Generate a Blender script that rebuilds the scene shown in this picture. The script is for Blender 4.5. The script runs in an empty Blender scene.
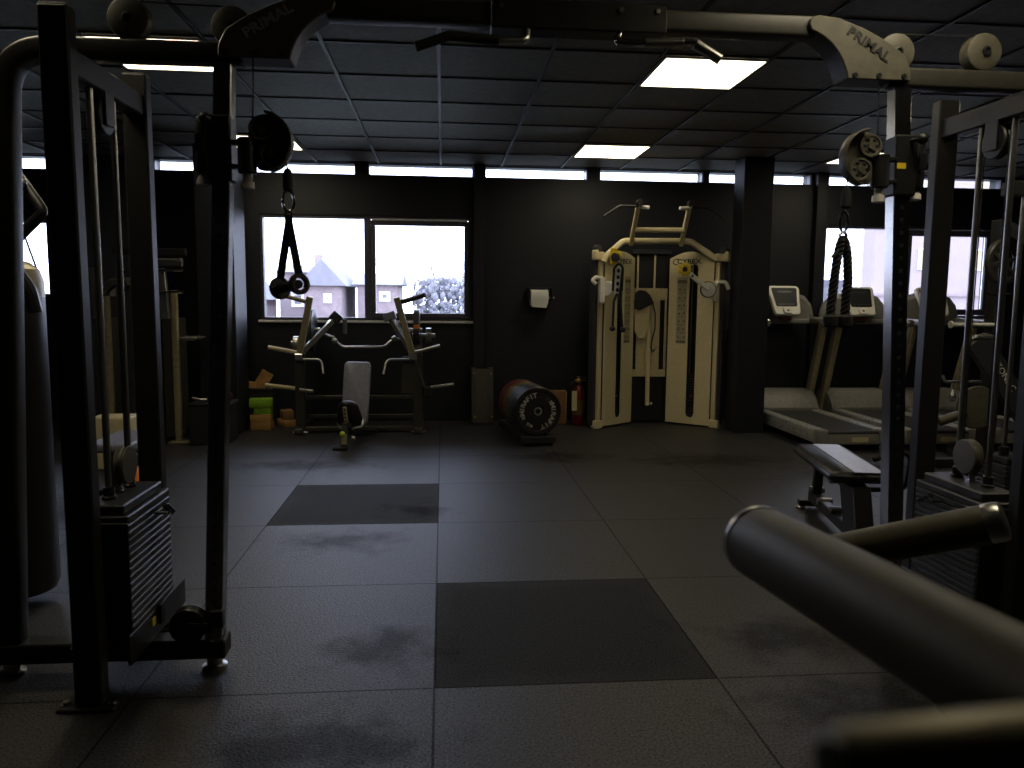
import bpy, bmesh, math, random
from mathutils import Vector as V, Matrix, Euler
random.seed(7)
PI = math.pi
SC = bpy.context.scene
COL = SC.collection
R = math.radians

# ------------------------------------------------------------------ camera
CAM_H = 1.373
cd = bpy.data.cameras.new('camera')
cam = bpy.data.objects.new('camera', cd)
COL.objects.link(cam)
pitch, yaw, roll = .1100, .0894, .0091
fw = V((math.sin(yaw)*math.cos(pitch), math.cos(yaw)*math.cos(pitch), -math.sin(pitch)))
rt = V((math.cos(yaw), -math.sin(yaw), 0))
up = rt.cross(fw)
r2 = math.cos(roll)*rt + math.sin(roll)*up
u2 = -math.sin(roll)*rt + math.cos(roll)*up
M = Matrix((r2, u2, -fw)).transposed().to_4x4()
M.translation = V((0, 0, CAM_H))
cam.matrix_world = M
cd.sensor_width = 36
cd.lens = 773.83/1024*36
cd.clip_start = .02
cd.clip_end = 300
cd.dof.use_dof = True
cd.dof.focus_distance = 5.0
cd.dof.aperture_fstop = 4.0
SC.camera = cam

# ------------------------------------------------------------------ materials
MATS = {}
def nodes(name):
    m = bpy.data.materials.new(name)
    m.use_nodes = True
    nt = m.node_tree
    nt.nodes.clear()
    out = nt.nodes.new('ShaderNodeOutputMaterial')
    return m, nt, out
def N(nt, t, **kw):
    n = nt.nodes.new(t)
    for k, v in kw.items():
        if k in n.inputs:
            n.inputs[k].default_value = v
        else:
            setattr(n, k, v)
    return n
def mat(name, col, rough=.45, metal=0, var=.15, scale=30, bump=0, bscale=200, spec=.5):
    m, nt, out = nodes(name)
    b = N(nt, 'ShaderNodeBsdfPrincipled')
    b.inputs['Metallic'].default_value = metal
    b.inputs['Specular IOR Level'].default_value = spec
    tc = N(nt, 'ShaderNodeTexCoord')
    no = N(nt, 'ShaderNodeTexNoise')
    no.inputs['Scale'].default_value = scale
    no.inputs['Detail'].default_value = 3
    nt.links.new(tc.outputs['Object'], no.inputs['Vector'])
    rp = N(nt, 'ShaderNodeValToRGB')
    c = list(col)
    rp.color_ramp.elements[0].position = .3
    rp.color_ramp.elements[1].position = .7
    rp.color_ramp.elements[0].color = [x*(1-var) for x in c]+[1]
    rp.color_ramp.elements[1].color = [min(1, x*(1+var)) for x in c]+[1]
    nt.links.new(no.outputs['Fac'], rp.inputs['Fac'])
    nt.links.new(rp.outputs['Color'], b.inputs['Base Color'])
    mr = N(nt, 'ShaderNodeMapRange')
    dr_ = .06 if not metal else .02
    mr.inputs['To Min'].default_value = max(0, rough-dr_)
    mr.inputs['To Max'].default_value = min(1, rough+dr_)
    nt.links.new(no.outputs['Fac'], mr.inputs['Value'])
    nt.links.new(mr.outputs['Result'], b.inputs['Roughness'])
    if bump:
        n2 = N(nt, 'ShaderNodeTexNoise')
        n2.inputs['Scale'].default_value = bscale
        nt.links.new(tc.outputs['Object'], n2.inputs['Vector'])
        bp = N(nt, 'ShaderNodeBump')
        bp.inputs['Strength'].default_value = bump
        bp.inputs['Distance'].default_value = .002
        nt.links.new(n2.outputs['Fac'], bp.inputs['Height'])
        nt.links.new(bp.outputs['Normal'], b.inputs['Normal'])
    nt.links.new(b.outputs[0], out.inputs[0])
    MATS[name] = m
    return m

paint = mat('charcoal_powder_coat', (.020, .0195, .018), .42, spec=.4, bump=.15, bscale=400)
paint2 = mat('grey_powder_coat', (.042, .039, .032), .42, bump=.1, bscale=400)
blk = mat('black_plastic', (.012, .012, .013), .42)
blkm = mat('matte_black_rubber', (.012, .012, .012), .7, bump=.2)
chrome = mat('chrome', (.62, .62, .61), .14, 1, var=.02, scale=3)
steel = mat('brushed_steel', (.46, .45, .42), .30, 1, var=.03, scale=4)
iron = mat('cast_iron_grey', (.045, .045, .047), .38, .3)
gusp = mat('grey_plate_paint', (.10, .092, .068), .5)
letter = mat('pale_lettering', (.42, .41, .37), .5)
darklet = mat('dark_lettering', (.010, .010, .010), .5)
vinyl = mat('black_vinyl', (.016, .016, .017), .36, bump=.25, bscale=300)
bvinyl = mat('blue_grey_vinyl', (.18, .185, .245), .45, bump=.2, bscale=300)
sheen_v = mat('vinyl_window_sheen', (.34, .34, .37), .35, bump=.2, bscale=300)  # paler vinyl colour standing in for a window reflection
satin = mat('satin_chrome', (.42, .41, .40), .22, 1, var=.03, scale=3)
foam = mat('olive_black_foam', (.068, .056, .030), .52, bump=.25, bscale=600)
cream = mat('cream_enamel', (.70, .61, .38), .42, var=.05)
cream2 = mat('aged_cream_enamel', (.58, .50, .29), .5, var=.08)
offwhite = mat('off_white_plastic', (.78, .76, .70), .4, var=.04)
tan = mat('champagne_metal_paint', (.40, .355, .22), .42, .35)
silver = mat('silver_paint', (.50, .50, .50), .24, .85, var=.05)
tmgrey = mat('treadmill_grey_plastic', (.23, .22, .205), .45)
tmsilver = mat('treadmill_silver_rail', (.50, .50, .51), .28, .5)
belt = mat('treadmill_belt', (.028, .028, .029), .6, bump=.2)
yellow = mat('yellow_plastic', (.80, .58, .02), .45)
red = mat('red_enamel', (.11, .007, .008), .35)
redp = mat('red_rubber', (.085, .010, .013), .5)
blue = mat('slate_blue_rubber', (.045, .058, .085), .5)
yelr = mat('yellow_rubber', (.11, .085, .022), .5)
green = mat('lime_green_foam', (.22, .42, .02), .7)
cork = mat('tan_cork_foam', (.45, .25, .08), .75, var=.25, scale=120)
wood = mat('raw_wood', (.42, .22, .07), .65, var=.3, scale=18)
card = mat('brown_cardboard', (.22, .115, .045), .75)
paper = mat('white_paper', (.62, .62, .60), .8, var=.03)
orange = mat('orange_vinyl', (.75, .22, .02), .4)
lime = mat('lime_plastic', (.45, .62, .03), .4)
screenm = mat('dark_display', (.016, .019, .022), .5, spec=.2)
placard = mat('grey_placard', (.42, .37, .24), .5)
ink = mat('placard_ink', (.16, .13, .08), .6)
frame_m = mat('dark_window_frame', (.055, .055, .075), .4)
sillm = mat('white_sill_paint', (.60, .60, .62), .4)
brass = mat('brass', (.55, .40, .14), .3, 1)
brickm = mat('pale_red_brick', (.25, .195, .20), .9, var=.15, scale=3)
concm = mat('pale_pink_render', (.30, .245, .25), .9, var=.06, scale=1)
roofm = mat('grey_slate', (.21, .20, .22), .9, var=.1, scale=2)
winm = mat('white_window_frame', (.85, .85, .85), .6, var=.02)
winwarm = mat('warm_lit_pane', (.40, .32, .20), .8, var=.05)  # amber colour stands in for warm light inside the office windows
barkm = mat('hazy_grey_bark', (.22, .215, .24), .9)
grassm = mat('dull_grass', (.18, .19, .16), .95, var=.2, scale=.3)

def wall_mat(name, col, rough=.5):
    m, nt, out = nodes(name)
    b = N(nt, 'ShaderNodeBsdfPrincipled')
    tc = N(nt, 'ShaderNodeTexCoord')
    mp = N(nt, 'ShaderNodeMapping')
    mp.inputs['Rotation'].default_value = (PI/2, 0, 0)
    nt.links.new(tc.outputs['Object'], mp.inputs['Vector'])
    br = N(nt, 'ShaderNodeTexBrick')
    br.inputs['Scale'].default_value = 1
    br.inputs['Brick Width'].default_value = .44
    br.inputs['Row Height'].default_value = .225
    br.inputs['Mortar Size'].default_value = .008
    nt.links.new(mp.outputs[0], br.inputs['Vector'])
    no = N(nt, 'ShaderNodeTexNoise')
    no.inputs['Scale'].default_value = 60
    no.inputs['Detail'].default_value = 4
    nt.links.new(tc.outputs['Object'], no.inputs['Vector'])
    ad = N(nt, 'ShaderNodeMath', operation='MULTIPLY_ADD')
    ad.inputs[1].default_value = .35
    nt.links.new(no.outputs['Fac'], ad.inputs[0])
    iv = N(nt, 'ShaderNodeMath', operation='SUBTRACT')
    iv.inputs[0].default_value = 1
    nt.links.new(br.outputs['Fac'], iv.inputs[1])
    nt.links.new(iv.outputs[0], ad.inputs[2])
    bp = N(nt, 'ShaderNodeBump')
    bp.inputs['Strength'].default_value = .35
    bp.inputs['Distance'].default_value = .004
    nt.links.new(ad.outputs[0], bp.inputs['Height'])
    nt.links.new(bp.outputs[0], b.inputs['Normal'])
    # scuffs
    n2 = N(nt, 'ShaderNodeTexNoise')
    n2.inputs['Scale'].default_value = 9
    n2.inputs['Detail'].default_value = 6
    n2.inputs['Roughness'].default_value = .75
    nt.links.new(tc.outputs['Object'], n2.inputs['Vector'])
    rp = N(nt, 'ShaderNodeValToRGB')
    rp.color_ramp.elements[0].position = .70
    rp.color_ramp.elements[0].color = list(col)+[1]
    rp.color_ramp.elements[1].position = .80
    rp.color_ramp.elements[1].color = [min(1, c*3+.02) for c in col]+[1]
    nt.links.new(n2.outputs['Fac'], rp.inputs['Fac'])
    nt.links.new(rp.outputs[0], b.inputs['Base Color'])
    b.inputs['Roughness'].default_value = rough+.05
    b.inputs['Specular IOR Level'].default_value = .4
    nt.links.new(b.outputs[0], out.inputs[0])
    return m
wallm = wall_mat('black_painted_blockwork', (.0065, .0080, .0135))
litwall = wall_mat('daylit_blockwork', (.10, .105, .14))  # same blockwork, lighter and bluer to stand in for extra light on it

def floor_mat():
    m, nt, out = nodes('black_rubber_gym_tiles')
    b = N(nt, 'ShaderNodeBsdfPrincipled')
    L = nt.links.new
    tc = N(nt, 'ShaderNodeTexCoord')
    sx = N(nt, 'ShaderNodeSeparateXYZ')
    L(tc.outputs['Object'], sx.inputs[0])
    def mth(op, a, bb=None, c=None):
        n = N(nt, 'ShaderNodeMath', operation=op)
        for i, v in enumerate((a, bb, c)):
            if v is None: continue
            if isinstance(v, (int, float)): n.inputs[i].default_value = v
            else: L(v, n.inputs[i])
        return n.outputs[0]
    gx = mth('MULTIPLY', mth('ADD', sx.outputs[0], .0316), 1/1.03)
    gy = mth('MULTIPLY', mth('ADD', sx.outputs[1], -1.6002), 1/1.0162)
    ix, iy = mth('FLOOR', gx), mth('FLOOR', gy)
    fx, fy = mth('FRACT', gx), mth('FRACT', gy)
    def edge(f):
        return mth('MINIMUM', f, mth('SUBTRACT', 1, f))
    d = mth('MINIMUM', edge(fx), edge(fy))
    seam = mth('LESS_THAN', d, .0042)
    # random per tile
    cb = N(nt, 'ShaderNodeCombineXYZ')
    L(ix, cb.inputs[0]); L(iy, cb.inputs[1])
    wn = N(nt, 'ShaderNodeTexWhiteNoise', noise_dimensions='2D')
    L(cb.outputs[0], wn.inputs['Vector'])
    def tile(x, y):
        return mth('MULTIPLY', mth('COMPARE', ix, x, .1), mth('COMPARE', iy, y, .1))
    new = mth('MAXIMUM', tile(0, 1), tile(-1, 3))
    # speckle + wear
    n1 = N(nt, 'ShaderNodeTexNoise'); n1.inputs['Scale'].default_value = 120; n1.inputs['Detail'].default_value = 2
    L(tc.outputs['Object'], n1.inputs['Vector'])
    n2 = N(nt, 'ShaderNodeTexNoise'); n2.inputs['Scale'].default_value = 1.7; n2.inputs['Detail'].default_value = 6; n2.inputs['Roughness'].default_value = .62
    L(tc.outputs['Object'], n2.inputs['Vector'])
    # dark scuffed patches left by feet, each with its own place
    tot = None
    for bx, by, rx, ry in ((-.22, 2.95, .26, .20), (-.58, 4.32, .36, .20), (-.15, 4.95, .22, .16), (-1.15, 6.36, .60, .22), (1.42, 2.93, .34, .22), (1.45, 2.40, .40, .22), (-.42, 2.30, .38, .20), (2.3, 6.4, .8, .28), (.95, 6.6, .5, .25), (1.9, 3.15, .3, .3), (3.6, 5.9, .8, .5), (-2.4, 5.0, .5, .5)):
        dx = mth('MULTIPLY', mth('SUBTRACT', sx.outputs[0], bx), 1/rx); dy = mth('MULTIPLY', mth('SUBTRACT', sx.outputs[1], by), 1/ry)
        e_ = mth('EXPONENT', mth('MULTIPLY', mth('ADD', mth('MULTIPLY', dx, dx), mth('MULTIPLY', dy, dy)), -1))
        tot = e_ if tot is None else mth('MAXIMUM', tot, e_)
    n2.inputs['Scale'].default_value = 6
    wear = N(nt, 'ShaderNodeMapRange'); wear.inputs['From Min'].default_value = .95; wear.inputs['From Max'].default_value = .45
    L(mth('MULTIPLY_ADD', mth('SUBTRACT', n2.outputs['Fac'], .5), 1.5, mth('MULTIPLY_ADD', tot, .75, .25)), wear.inputs['Value'])
    # value: dusty old tile .05 ; dark smear .022 ; new tile .02
    base = mth('MULTIPLY_ADD', wear.outputs[0], .0125, .0095)
    base = mth('MULTIPLY', base, mth('MULTIPLY_ADD', wn.outputs['Value'], .3, .85))
    base = mth('MULTIPLY', base, mth('MULTIPLY_ADD', n1.outputs['Fac'], 2.6, -.3))
    dust = N(nt, 'ShaderNodeMapRange'); dust.inputs['From Min'].default_value = .10; dust.inputs['From Max'].default_value = .03
    L(mth('ADD', d, mth('MULTIPLY', mth('SUBTRACT', n2.outputs['Fac'], .5), .25)), dust.inputs['Value'])
    newv = mth('MULTIPLY', mth('MULTIPLY_ADD', dust.outputs[0], .008, .0095), mth('MULTIPLY_ADD', n1.outputs['Fac'], 1.0, .5))
    mixv = mth('ADD', mth('MULTIPLY', base, mth('SUBTRACT', 1, new)), mth('MULTIPLY', newv, new))
    mixv = mth('MULTIPLY', mixv, mth('MULTIPLY_ADD', seam, -.7, 1))
    cc = N(nt, 'ShaderNodeCombineColor')
    L(mth('MULTIPLY', mixv, 1.0), cc.inputs[0]); L(mth('MULTIPLY', mixv, .97), cc.inputs[1]); L(mth('MULTIPLY', mixv, 1.10), cc.inputs[2])
    L(cc.outputs[0], b.inputs['Base Color'])
    ro = mth('ADD', mth('MULTIPLY_ADD', n1.outputs['Fac'], .15, .46), mth('MULTIPLY', new, .30))
    ro = mth('SUBTRACT', ro, mth('MULTIPLY', wear.outputs[0], .05))
    L(ro, b.inputs['Roughness'])
    spv = mth('MULTIPLY', mth('MULTIPLY_ADD', wear.outputs[0], .34, .22), mth('MULTIPLY_ADD', n1.outputs['Fac'], 3.4, -.7))
    spv = mth('MULTIPLY', spv, mth('MULTIPLY_ADD', new, -.35, 1))
    L(mth('MULTIPLY', spv, mth('MULTIPLY_ADD', seam, -.75, 1)), b.inputs['Specular IOR Level'])
    h = mth('MULTIPLY', mth('SUBTRACT', n1.outputs['Fac'], mth('MULTIPLY', seam, 1.5)), 1)
    bp = N(nt, 'ShaderNodeBump'); bp.inputs['Strength'].default_value = .6; bp.inputs['Distance'].default_value = .004
    L(h, bp.inputs['Height']); L(bp.outputs[0], b.inputs['Normal'])
    L(b.outputs[0], out.inputs[0])
    return m
floorm = floor_mat()
ceilm = mat('black_painted_ceiling_tile', (.50, .485, .46), .6, bump=.4, bscale=120, spec=.35)
tbar = mat('dark_ceiling_grid', (.05, .05, .052), .45, var=.3, scale=2)

def emis(name, col, s):
    m, nt, out = nodes(name)
    e = N(nt, 'ShaderNodeEmission')
    tc = N(nt, 'ShaderNodeTexCoord'); no = N(nt, 'ShaderNodeTexNoise'); no.inputs['Scale'].default_value = 4
    nt.links.new(tc.outputs['Object'], no.inputs['Vector'])
    mr = N(nt, 'ShaderNodeMapRange'); mr.inputs['To Min'].default_value = s*.97; mr.inputs['To Max'].default_value = s*1.03
    nt.links.new(no.outputs['Fac'], mr.inputs['Value'])
    e.inputs['Color'].default_value = list(col)+[1]
    nt.links.new(mr.outputs[0], e.inputs['Strength'])
    nt.links.new(e.outputs[0], out.inputs[0])
    return m
PANEL = emis('warm_led_diffuser', (1.0, .88, .62), 7.0)

def glass_mat():
    m, nt, out = nodes('window_glass')
    t = N(nt, 'ShaderNodeBsdfTransparent'); g = N(nt, 'ShaderNodeBsdfGlossy')
    g.inputs['Roughness'].default_value = .02
    t.inputs['Color'].default_value = (.93, .95, .96, 1)
    fr = N(nt, 'ShaderNodeFresnel'); fr.inputs['IOR'].default_value = 1.5
    mx = N(nt, 'ShaderNodeMixShader')
    nt.links.new(fr.outputs[0], mx.inputs[0]); nt.links.new(t.outputs[0], mx.inputs[1]); nt.links.new(g.outputs[0], mx.inputs[2])
    nt.links.new(mx.outputs[0], out.inputs[0])
    return m
glass = glass_mat()

# ------------------------------------------------------------------ mesh building
def fillet(pts, r, n=6):
    pts = [V(p) for p in pts]
    out = [pts[0]]
    for i in range(1, len(pts)-1):
        a, b, c = pts[i-1], pts[i], pts[i+1]
        d1, d2 = (a-b), (c-b)
        rr = r if not isinstance(r, (list, tuple)) else r[i-1]
        ang = d1.angle(d2)
        if rr <= 0 or ang > PI-.02:
            out.append(b); continue
        t = min(rr/math.tan(ang/2), d1.length*.49, d2.length*.49)
        p1, p2 = b+d1.normalized()*t, b+d2.normalized()*t
        for k in range(n+1):
            s = k/n
            out.append(p1*(1-s)**2 + b*2*s*(1-s) + p2*s*s)
    out.append(pts[-1])
    return out

class MB:
    def __init__(s): s.bm = bmesh.new()
    def merge(s, tb, M=None):
        if M is not None: bmesh.ops.transform(tb, matrix=M, verts=tb.verts)
        vs = [s.bm.verts.new(v.co) for v in tb.verts]
        tb.verts.index_update()
        for f in tb.faces:
            try: s.bm.faces.new([vs[v.index] for v in f.verts])
            except ValueError: pass
        tb.free(); return s
    def box(s, c, d, rot=None, bev=.004, seg=1, M=None):
        tb = bmesh.new(); bmesh.ops.create_cube(tb, size=1)
        bmesh.ops.scale(tb, vec=d, verts=tb.verts)
        b = min(bev, min(d)*.49)
        if b > 0: bmesh.ops.bevel(tb, geom=tb.edges[:], offset=b, segments=seg, affect='EDGES', profile=.5)
        T = Matrix.Translation(V(c))
        if rot is not None: T = T @ (rot.to_matrix().to_4x4() if isinstance(rot, Euler) else rot.to_4x4())
        if M is not None: T = M @ T
        return s.merge(tb, T)
    def ab(s, x0, x1, y0, y1, z0, z1, bev=.004, seg=1):
        return s.box(((x0+x1)/2, (y0+y1)/2, (z0+z1)/2), (abs(x1-x0), abs(y1-y0), abs(z1-z0)), bev=bev, seg=seg)
    def bar(s, p, q, w, h, upv=(0, 0, 1), bev=.004, seg=1):
        p, q = V(p), V(q); z = (q-p); L = z.length; z.normalize()
        u = V(upv)
        if abs(z.dot(u)) > .98: u = V((0, 1, 0))
        x = u.cross(z).normalized(); y = z.cross(x)
        return s.box((p+q)/2, (w, h, L), rot=Matrix((x, y, z)).transposed(), bev=bev, seg=seg)
    def lathe(s, p, axis, prof, seg=24, caps=True):
        p = V(p); z = V(axis).normalized()
        u = V((0, 0, 1)) if abs(z.z) < .9 else V((1, 0, 0))
        x = u.cross(z).normalized(); y = z.cross(x)
        rings = []
        for r, h in prof:
            rings.append([s.bm.verts.new(p+z*h+(x*math.cos(2*PI*k/seg)+y*math.sin(2*PI*k/seg))*r) for k in range(seg)])
        for a, b in zip(rings, rings[1:]):
            for k in range(seg):
                s.bm.faces.new((a[k], a[(k+1) % seg], b[(k+1) % seg], b[k]))
        if caps:
            s.bm.faces.new(rings[0][::-1]); s.bm.faces.new(rings[-1])
        return s
    def cyl(s, p, q, r, seg=20, bev=.002):
        p, q = V(p), V(q); L = (q-p).length; b = min(bev, r*.45, L*.45)
        return s.lathe(p, q-p, [(r-b, 0), (r, b), (r, L-b), (r-b, L)], seg)
    def ring(s, p, axis, ro, ri, w, seg=28):
        h = w/2; b = min((ro-ri)*.2, h*.4)
        pr = [(ri, -h+b), (ri+b, -h), (ro-b, -h), (ro, -h+b), (ro, h-b), (ro-b, h), (ri+b, h), (ri, h-b), (ri, -h+b)]
        return s.lathe(p, axis, pr, seg, caps=False)
    def sweep(s, pts, prof, upv=(0, 0, 1), closed=False):
        pts = [V(p) for p in pts]; n = len(pts)
        tg = []
        for i in range(n):
            if closed: t = pts[(i+1) % n]-pts[i-1]
            else: t = pts[min(i+1, n-1)]-pts[max(i-1, 0)]
            tg.append(t.normalized())
        u = V(upv)
        if abs(tg[0].dot(u)) > .95: u = V((0, 1, 0)) if abs(tg[0].y) < .9 else V((1, 0, 0))
        x = u.cross(tg[0]).normalized()
        rings = []
        for i in range(n):
            x = (x - tg[i]*x.dot(tg[i])).normalized(); y = tg[i].cross(x)
            rings.append([s.bm.verts.new(pts[i]+x*a+y*b) for a, b in prof])
        m = len(prof)
        rng = range(n) if closed else range(n-1)
        for i in rng:
            a, b = rings[i], rings[(i+1) % n]
            for k in range(m):
                s.bm.faces.new((a[k], a[(k+1) % m], b[(k+1) % m], b[k]))
        if not closed:
            s.bm.faces.new(rings[0][::-1]); s.bm.faces.new(rings[-1])
        return s
    def tube(s, pts, r, fil=0, seg=12, n=6, closed=False):
        if fil: pts = fillet(pts, fil, n)
        return s.sweep(pts, [(r*math.cos(2*PI*k/seg), r*math.sin(2*PI*k/seg)) for k in range(seg)], closed=closed)
    def rtube(s, pts, w, h, fil=0, rc=.012, n=8, upv=(0, 0, 1)):
        if fil: pts = fillet(pts, fil, n)
        pr = []
        for cx, cy, a0 in ((w/2-rc, h/2-rc, 0), (-w/2+rc, h/2-rc, 90), (-w/2+rc, -h/2+rc, 180), (w/2-rc, -h/2+rc, 270)):
            for k in range(4):
                a = R(a0+k*30); pr.append((cx+rc*math.cos(a), cy+rc*math.sin(a)))
        return s.sweep(pts, pr, upv)
    def ball(s, c, r, seg=16, sc=(1, 1, 1), rot=None):
        tb = bmesh.new(); bmesh.ops.create_uvsphere(tb, u_segments=seg, v_segments=max(6, seg//2), radius=r)
        T = Matrix.Translation(V(c))
        if rot is not None: T = T @ rot.to_4x4()
        T = T @ Matrix.Diagonal(V((*sc, 1)))
        return s.merge(tb, T)
    def prism(s, poly, o, u, v, depth, bev=.003):
        """polygon (a,b) in plane o+a*u+b*v, extruded by depth along u x v"""
        tb = bmesh.new(); u, v, o = V(u), V(v), V(o); w = u.cross(v).normalized()
        vs = [tb.verts.new(o+u*a+v*b) for a, b in poly]
        f = tb.faces.new(vs)
        r = bmesh.ops.extrude_face_region(tb, geom=[f])
        bmesh.ops.translate(tb, vec=w*depth, verts=[e for e in r['geom'] if isinstance(e, bmesh.types.BMVert)])
        bmesh.ops.recalc_face_normals(tb, faces=tb.faces)
        if bev > 0:
            es = [e for e in tb.edges if len(e.link_faces) == 2 and e.calc_face_angle(0) > R(40)]
            bmesh.ops.bevel(tb, geom=es, offset=bev, segments=1, affect='EDGES')
        return s.merge(tb)
    def text(s, txt, size, M, depth=.0015, align='CENTER', bold=0):
        c = bpy.data.curves.new('lettering', 'FONT'); c.body = txt; c.size = size; c.extrude = depth
        c.align_x = align; c.align_y = 'CENTER'; c.resolution_u = 2; c.offset = bold
        o = bpy.data.objects.new('lettering', c); COL.objects.link(o)
        bpy.context.view_layer.update()
        me = bpy.data.meshes.new_from_object(o.evaluated_get(bpy.context.evaluated_depsgraph_get()))
        tb = bmesh.new(); tb.from_mesh(me)
        bpy.data.objects.remove(o); bpy.data.curves.remove(c); bpy.data.meshes.remove(me)
        return s.merge(tb, M)
    def build(s, name, m, parent=None, angle=32, label=None):
        if parent is not None:
            off = root_off(parent)
            if off.length > 0: bmesh.ops.translate(s.bm, vec=-off, verts=s.bm.verts)
        bmesh.ops.recalc_face_normals(s.bm, faces=s.bm.faces)
        me = bpy.data.meshes.new(name); s.bm.to_mesh(me); s.bm.free()
        for p in me.polygons: p.use_smooth = True
        me.set_sharp_from_angle(angle=R(angle))
        me.materials.append(m)
        o = bpy.data.objects.new(name, me); COL.objects.link(o)
        if parent is not None: o.parent = parent
        if label: o['label'] = label
        return o

def root_off(o):
    while o.parent: o = o.parent
    return V(o['_off']) if '_off' in o else V((0, 0, 0))
def tag(o, label, cat, group=None):
    o['label'] = label; o['category'] = cat
    if group: o['group'] = group
    return o
def thing(name, label, cat, loc=(0, 0, 0), rz=0, group=None, local=False):
    """Empty at the base; parts are given in world coordinates unless local=True"""
    o = bpy.data.objects.new(name, None); COL.objects.link(o)
    o.empty_display_size = .1
    o.location = loc; o.rotation_euler = (0, 0, rz)
    if not local: o['_off'] = list(loc)
    return tag(o, label, cat, group)
def solo(name, mb, m, label, cat, loc, group=None, angle=32):
    bmesh.ops.translate(mb.bm, vec=-V(loc), verts=mb.bm.verts)
    o = mb.build(name, m, None, angle); o.location = loc
    return tag(o, label, cat, group)
def struct(name, mb, m, parent=None, angle=32):
    o = mb.build(name, m, parent, angle)
    if parent is None: o['kind'] = 'structure'
    return o
def kids(o): return [c for c in bpy.data.objects if c.parent == o]
def dup(o, parent=None):
    c = o.copy(); COL.objects.link(c)
    c.parent = parent
    for ch in kids(o): dup(ch, c)
    return c
def XZ(x, y, z, ang=0, flip=1):
    """text matrix: lies in the XZ plane facing -Y, turned by ang"""
    return Matrix.Translation(V((x, y, z))) @ Matrix.Rotation(R(90), 4, 'X') @ Matrix.Rotation(ang, 4, 'Z')

# ------------------------------------------------------------------ setting
X0, X1, Y0, YB, ZC = -5.6, 7.4, -3.2, 8.63, 2.81
S = .66
GX, GY = -.024, 3.98
struct('floor', MB().ab(X0-.2, X1+.2, Y0-.2, YB+.3, -.10, 0, bev=0), floorm)
struct('ceiling', MB().ab(X0-.2, X1+.2, Y0-.2, YB+.3, ZC+.006, ZC+.10, bev=0), ceilm)
g = MB()
for j in range(-9, 12):
    x = GX+S*j
    if X0 < x < X1: g.ab(x-.012, x+.012, Y0, YB, ZC-.006, ZC+.008, bev=.001)
for i in range(-11, 8):
    y = GY+S*i
    if Y0 < y < YB: g.ab(X0, X1, y-.009, y+.009, ZC-.003, ZC+.008, bev=.001)
struct('ceiling_grid', g, tbar)
struct('wall_left', MB().ab(X0-.2, X0, Y0, YB+.25, 0, ZC+.006, bev=0), wallm)
struct('wall_right', MB().ab(X1, X1+.2, Y0, YB+.25, 0, ZC+.006, bev=0), wallm)
struct('wall_rear', MB().ab(X0, X1, Y0-.2, Y0, 0, ZC+.006, bev=0), wallm)
ST0, ST1 = 2.682, 2.802
WINS = {'window_1': (-1.96, .31, 1.12, 2.25), 'window_2': (4.34, 6.43, 1.19, 2.24), 'window_3': (-5.1, -4.12, 1.35, 2.15)}
STR = [(-4.7, -4.08, 2.665), (-3.03, -2.50, ST0), (-2.21, -.94, ST0), (-.80, .326, ST0), (.461, 1.588, ST0), (1.73, 2.90, ST0), (2.97, 4.16, ST0), (4.34, 5.40, ST0), (5.50, 6.46, ST0)]
xs = sorted({X0, X1} | {v for w in WINS.values() for v in w[:2]} | {v for w in STR for v in w[:2]})
zs = sorted({0, ZC+.006, ST0, ST1, 2.665} | {v for w in WINS.values() for v in w[2:]})
def open_at(x, z):
    for a, b, c, d in WINS.values():
        if a < x < b and c < z < d: return True
    for a, b, c in STR:
        if a < x < b and c < z < ST1: return True
    return False
wb = MB()
for xa, xb in zip(xs, xs[1:]):
    za = None
    for z0, z1 in zip(zs, zs[1:]):
        if open_at((xa+xb)/2, (z0+z1)/2):
            if za is not None: wb.ab(xa, xb, YB, YB+.22, za, z0, bev=0); za = None
        elif za is None: za = z0
    if za is not None: wb.ab(xa, xb, YB, YB+.22, za, zs[-1], bev=0)
struct('wall_back', wb, wallm)
struct('pillar_left', MB().ab(-2.375, -2.02, 7.80, 8.25, 0, ZC, bev=.006), wallm)
struct('pillar_right', MB().ab(3.02, 3.33, 7.72, 8.00, 0, ZC, bev=.006), wallm)
struct('pilaster_middle', MB().ab(.335, .455, 8.53, YB, 0, ZC, bev=.004), wallm)
struct('pilaster_right', MB().ab(4.19, 4.32, 8.53, YB, 0, ZC, bev=.004), wallm)
struct('pilaster_left', MB().ab(-3.80, -3.30, 8.57, YB, 0, 2.80, bev=.004), litwall)  # back wall stretch with the light on it painted into its colour

def frame_rect(mb, x0, x1, z0, z1, y0, y1, w, bev=.004):
    mb.ab(x0, x1, y0, y1, z1-w, z1, bev); mb.ab(x0, x1, y0, y1, z0, z0+w, bev)
    mb.ab(x0, x0+w, y0, y1, z0+w, z1-w, bev); mb.ab(x1-w, x1, y0, y1, z0+w, z1-w, bev)
def pane(x0, x1, z0, z1, y, parent):
    MB().ab(x0, x1, y-.004, y+.004, z0, z1, bev=0).build('pane', glass, parent)
def win(name):
    o = bpy.data.objects.new(name, None); COL.objects.link(o); o['kind'] = 'structure'; return o
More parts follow.
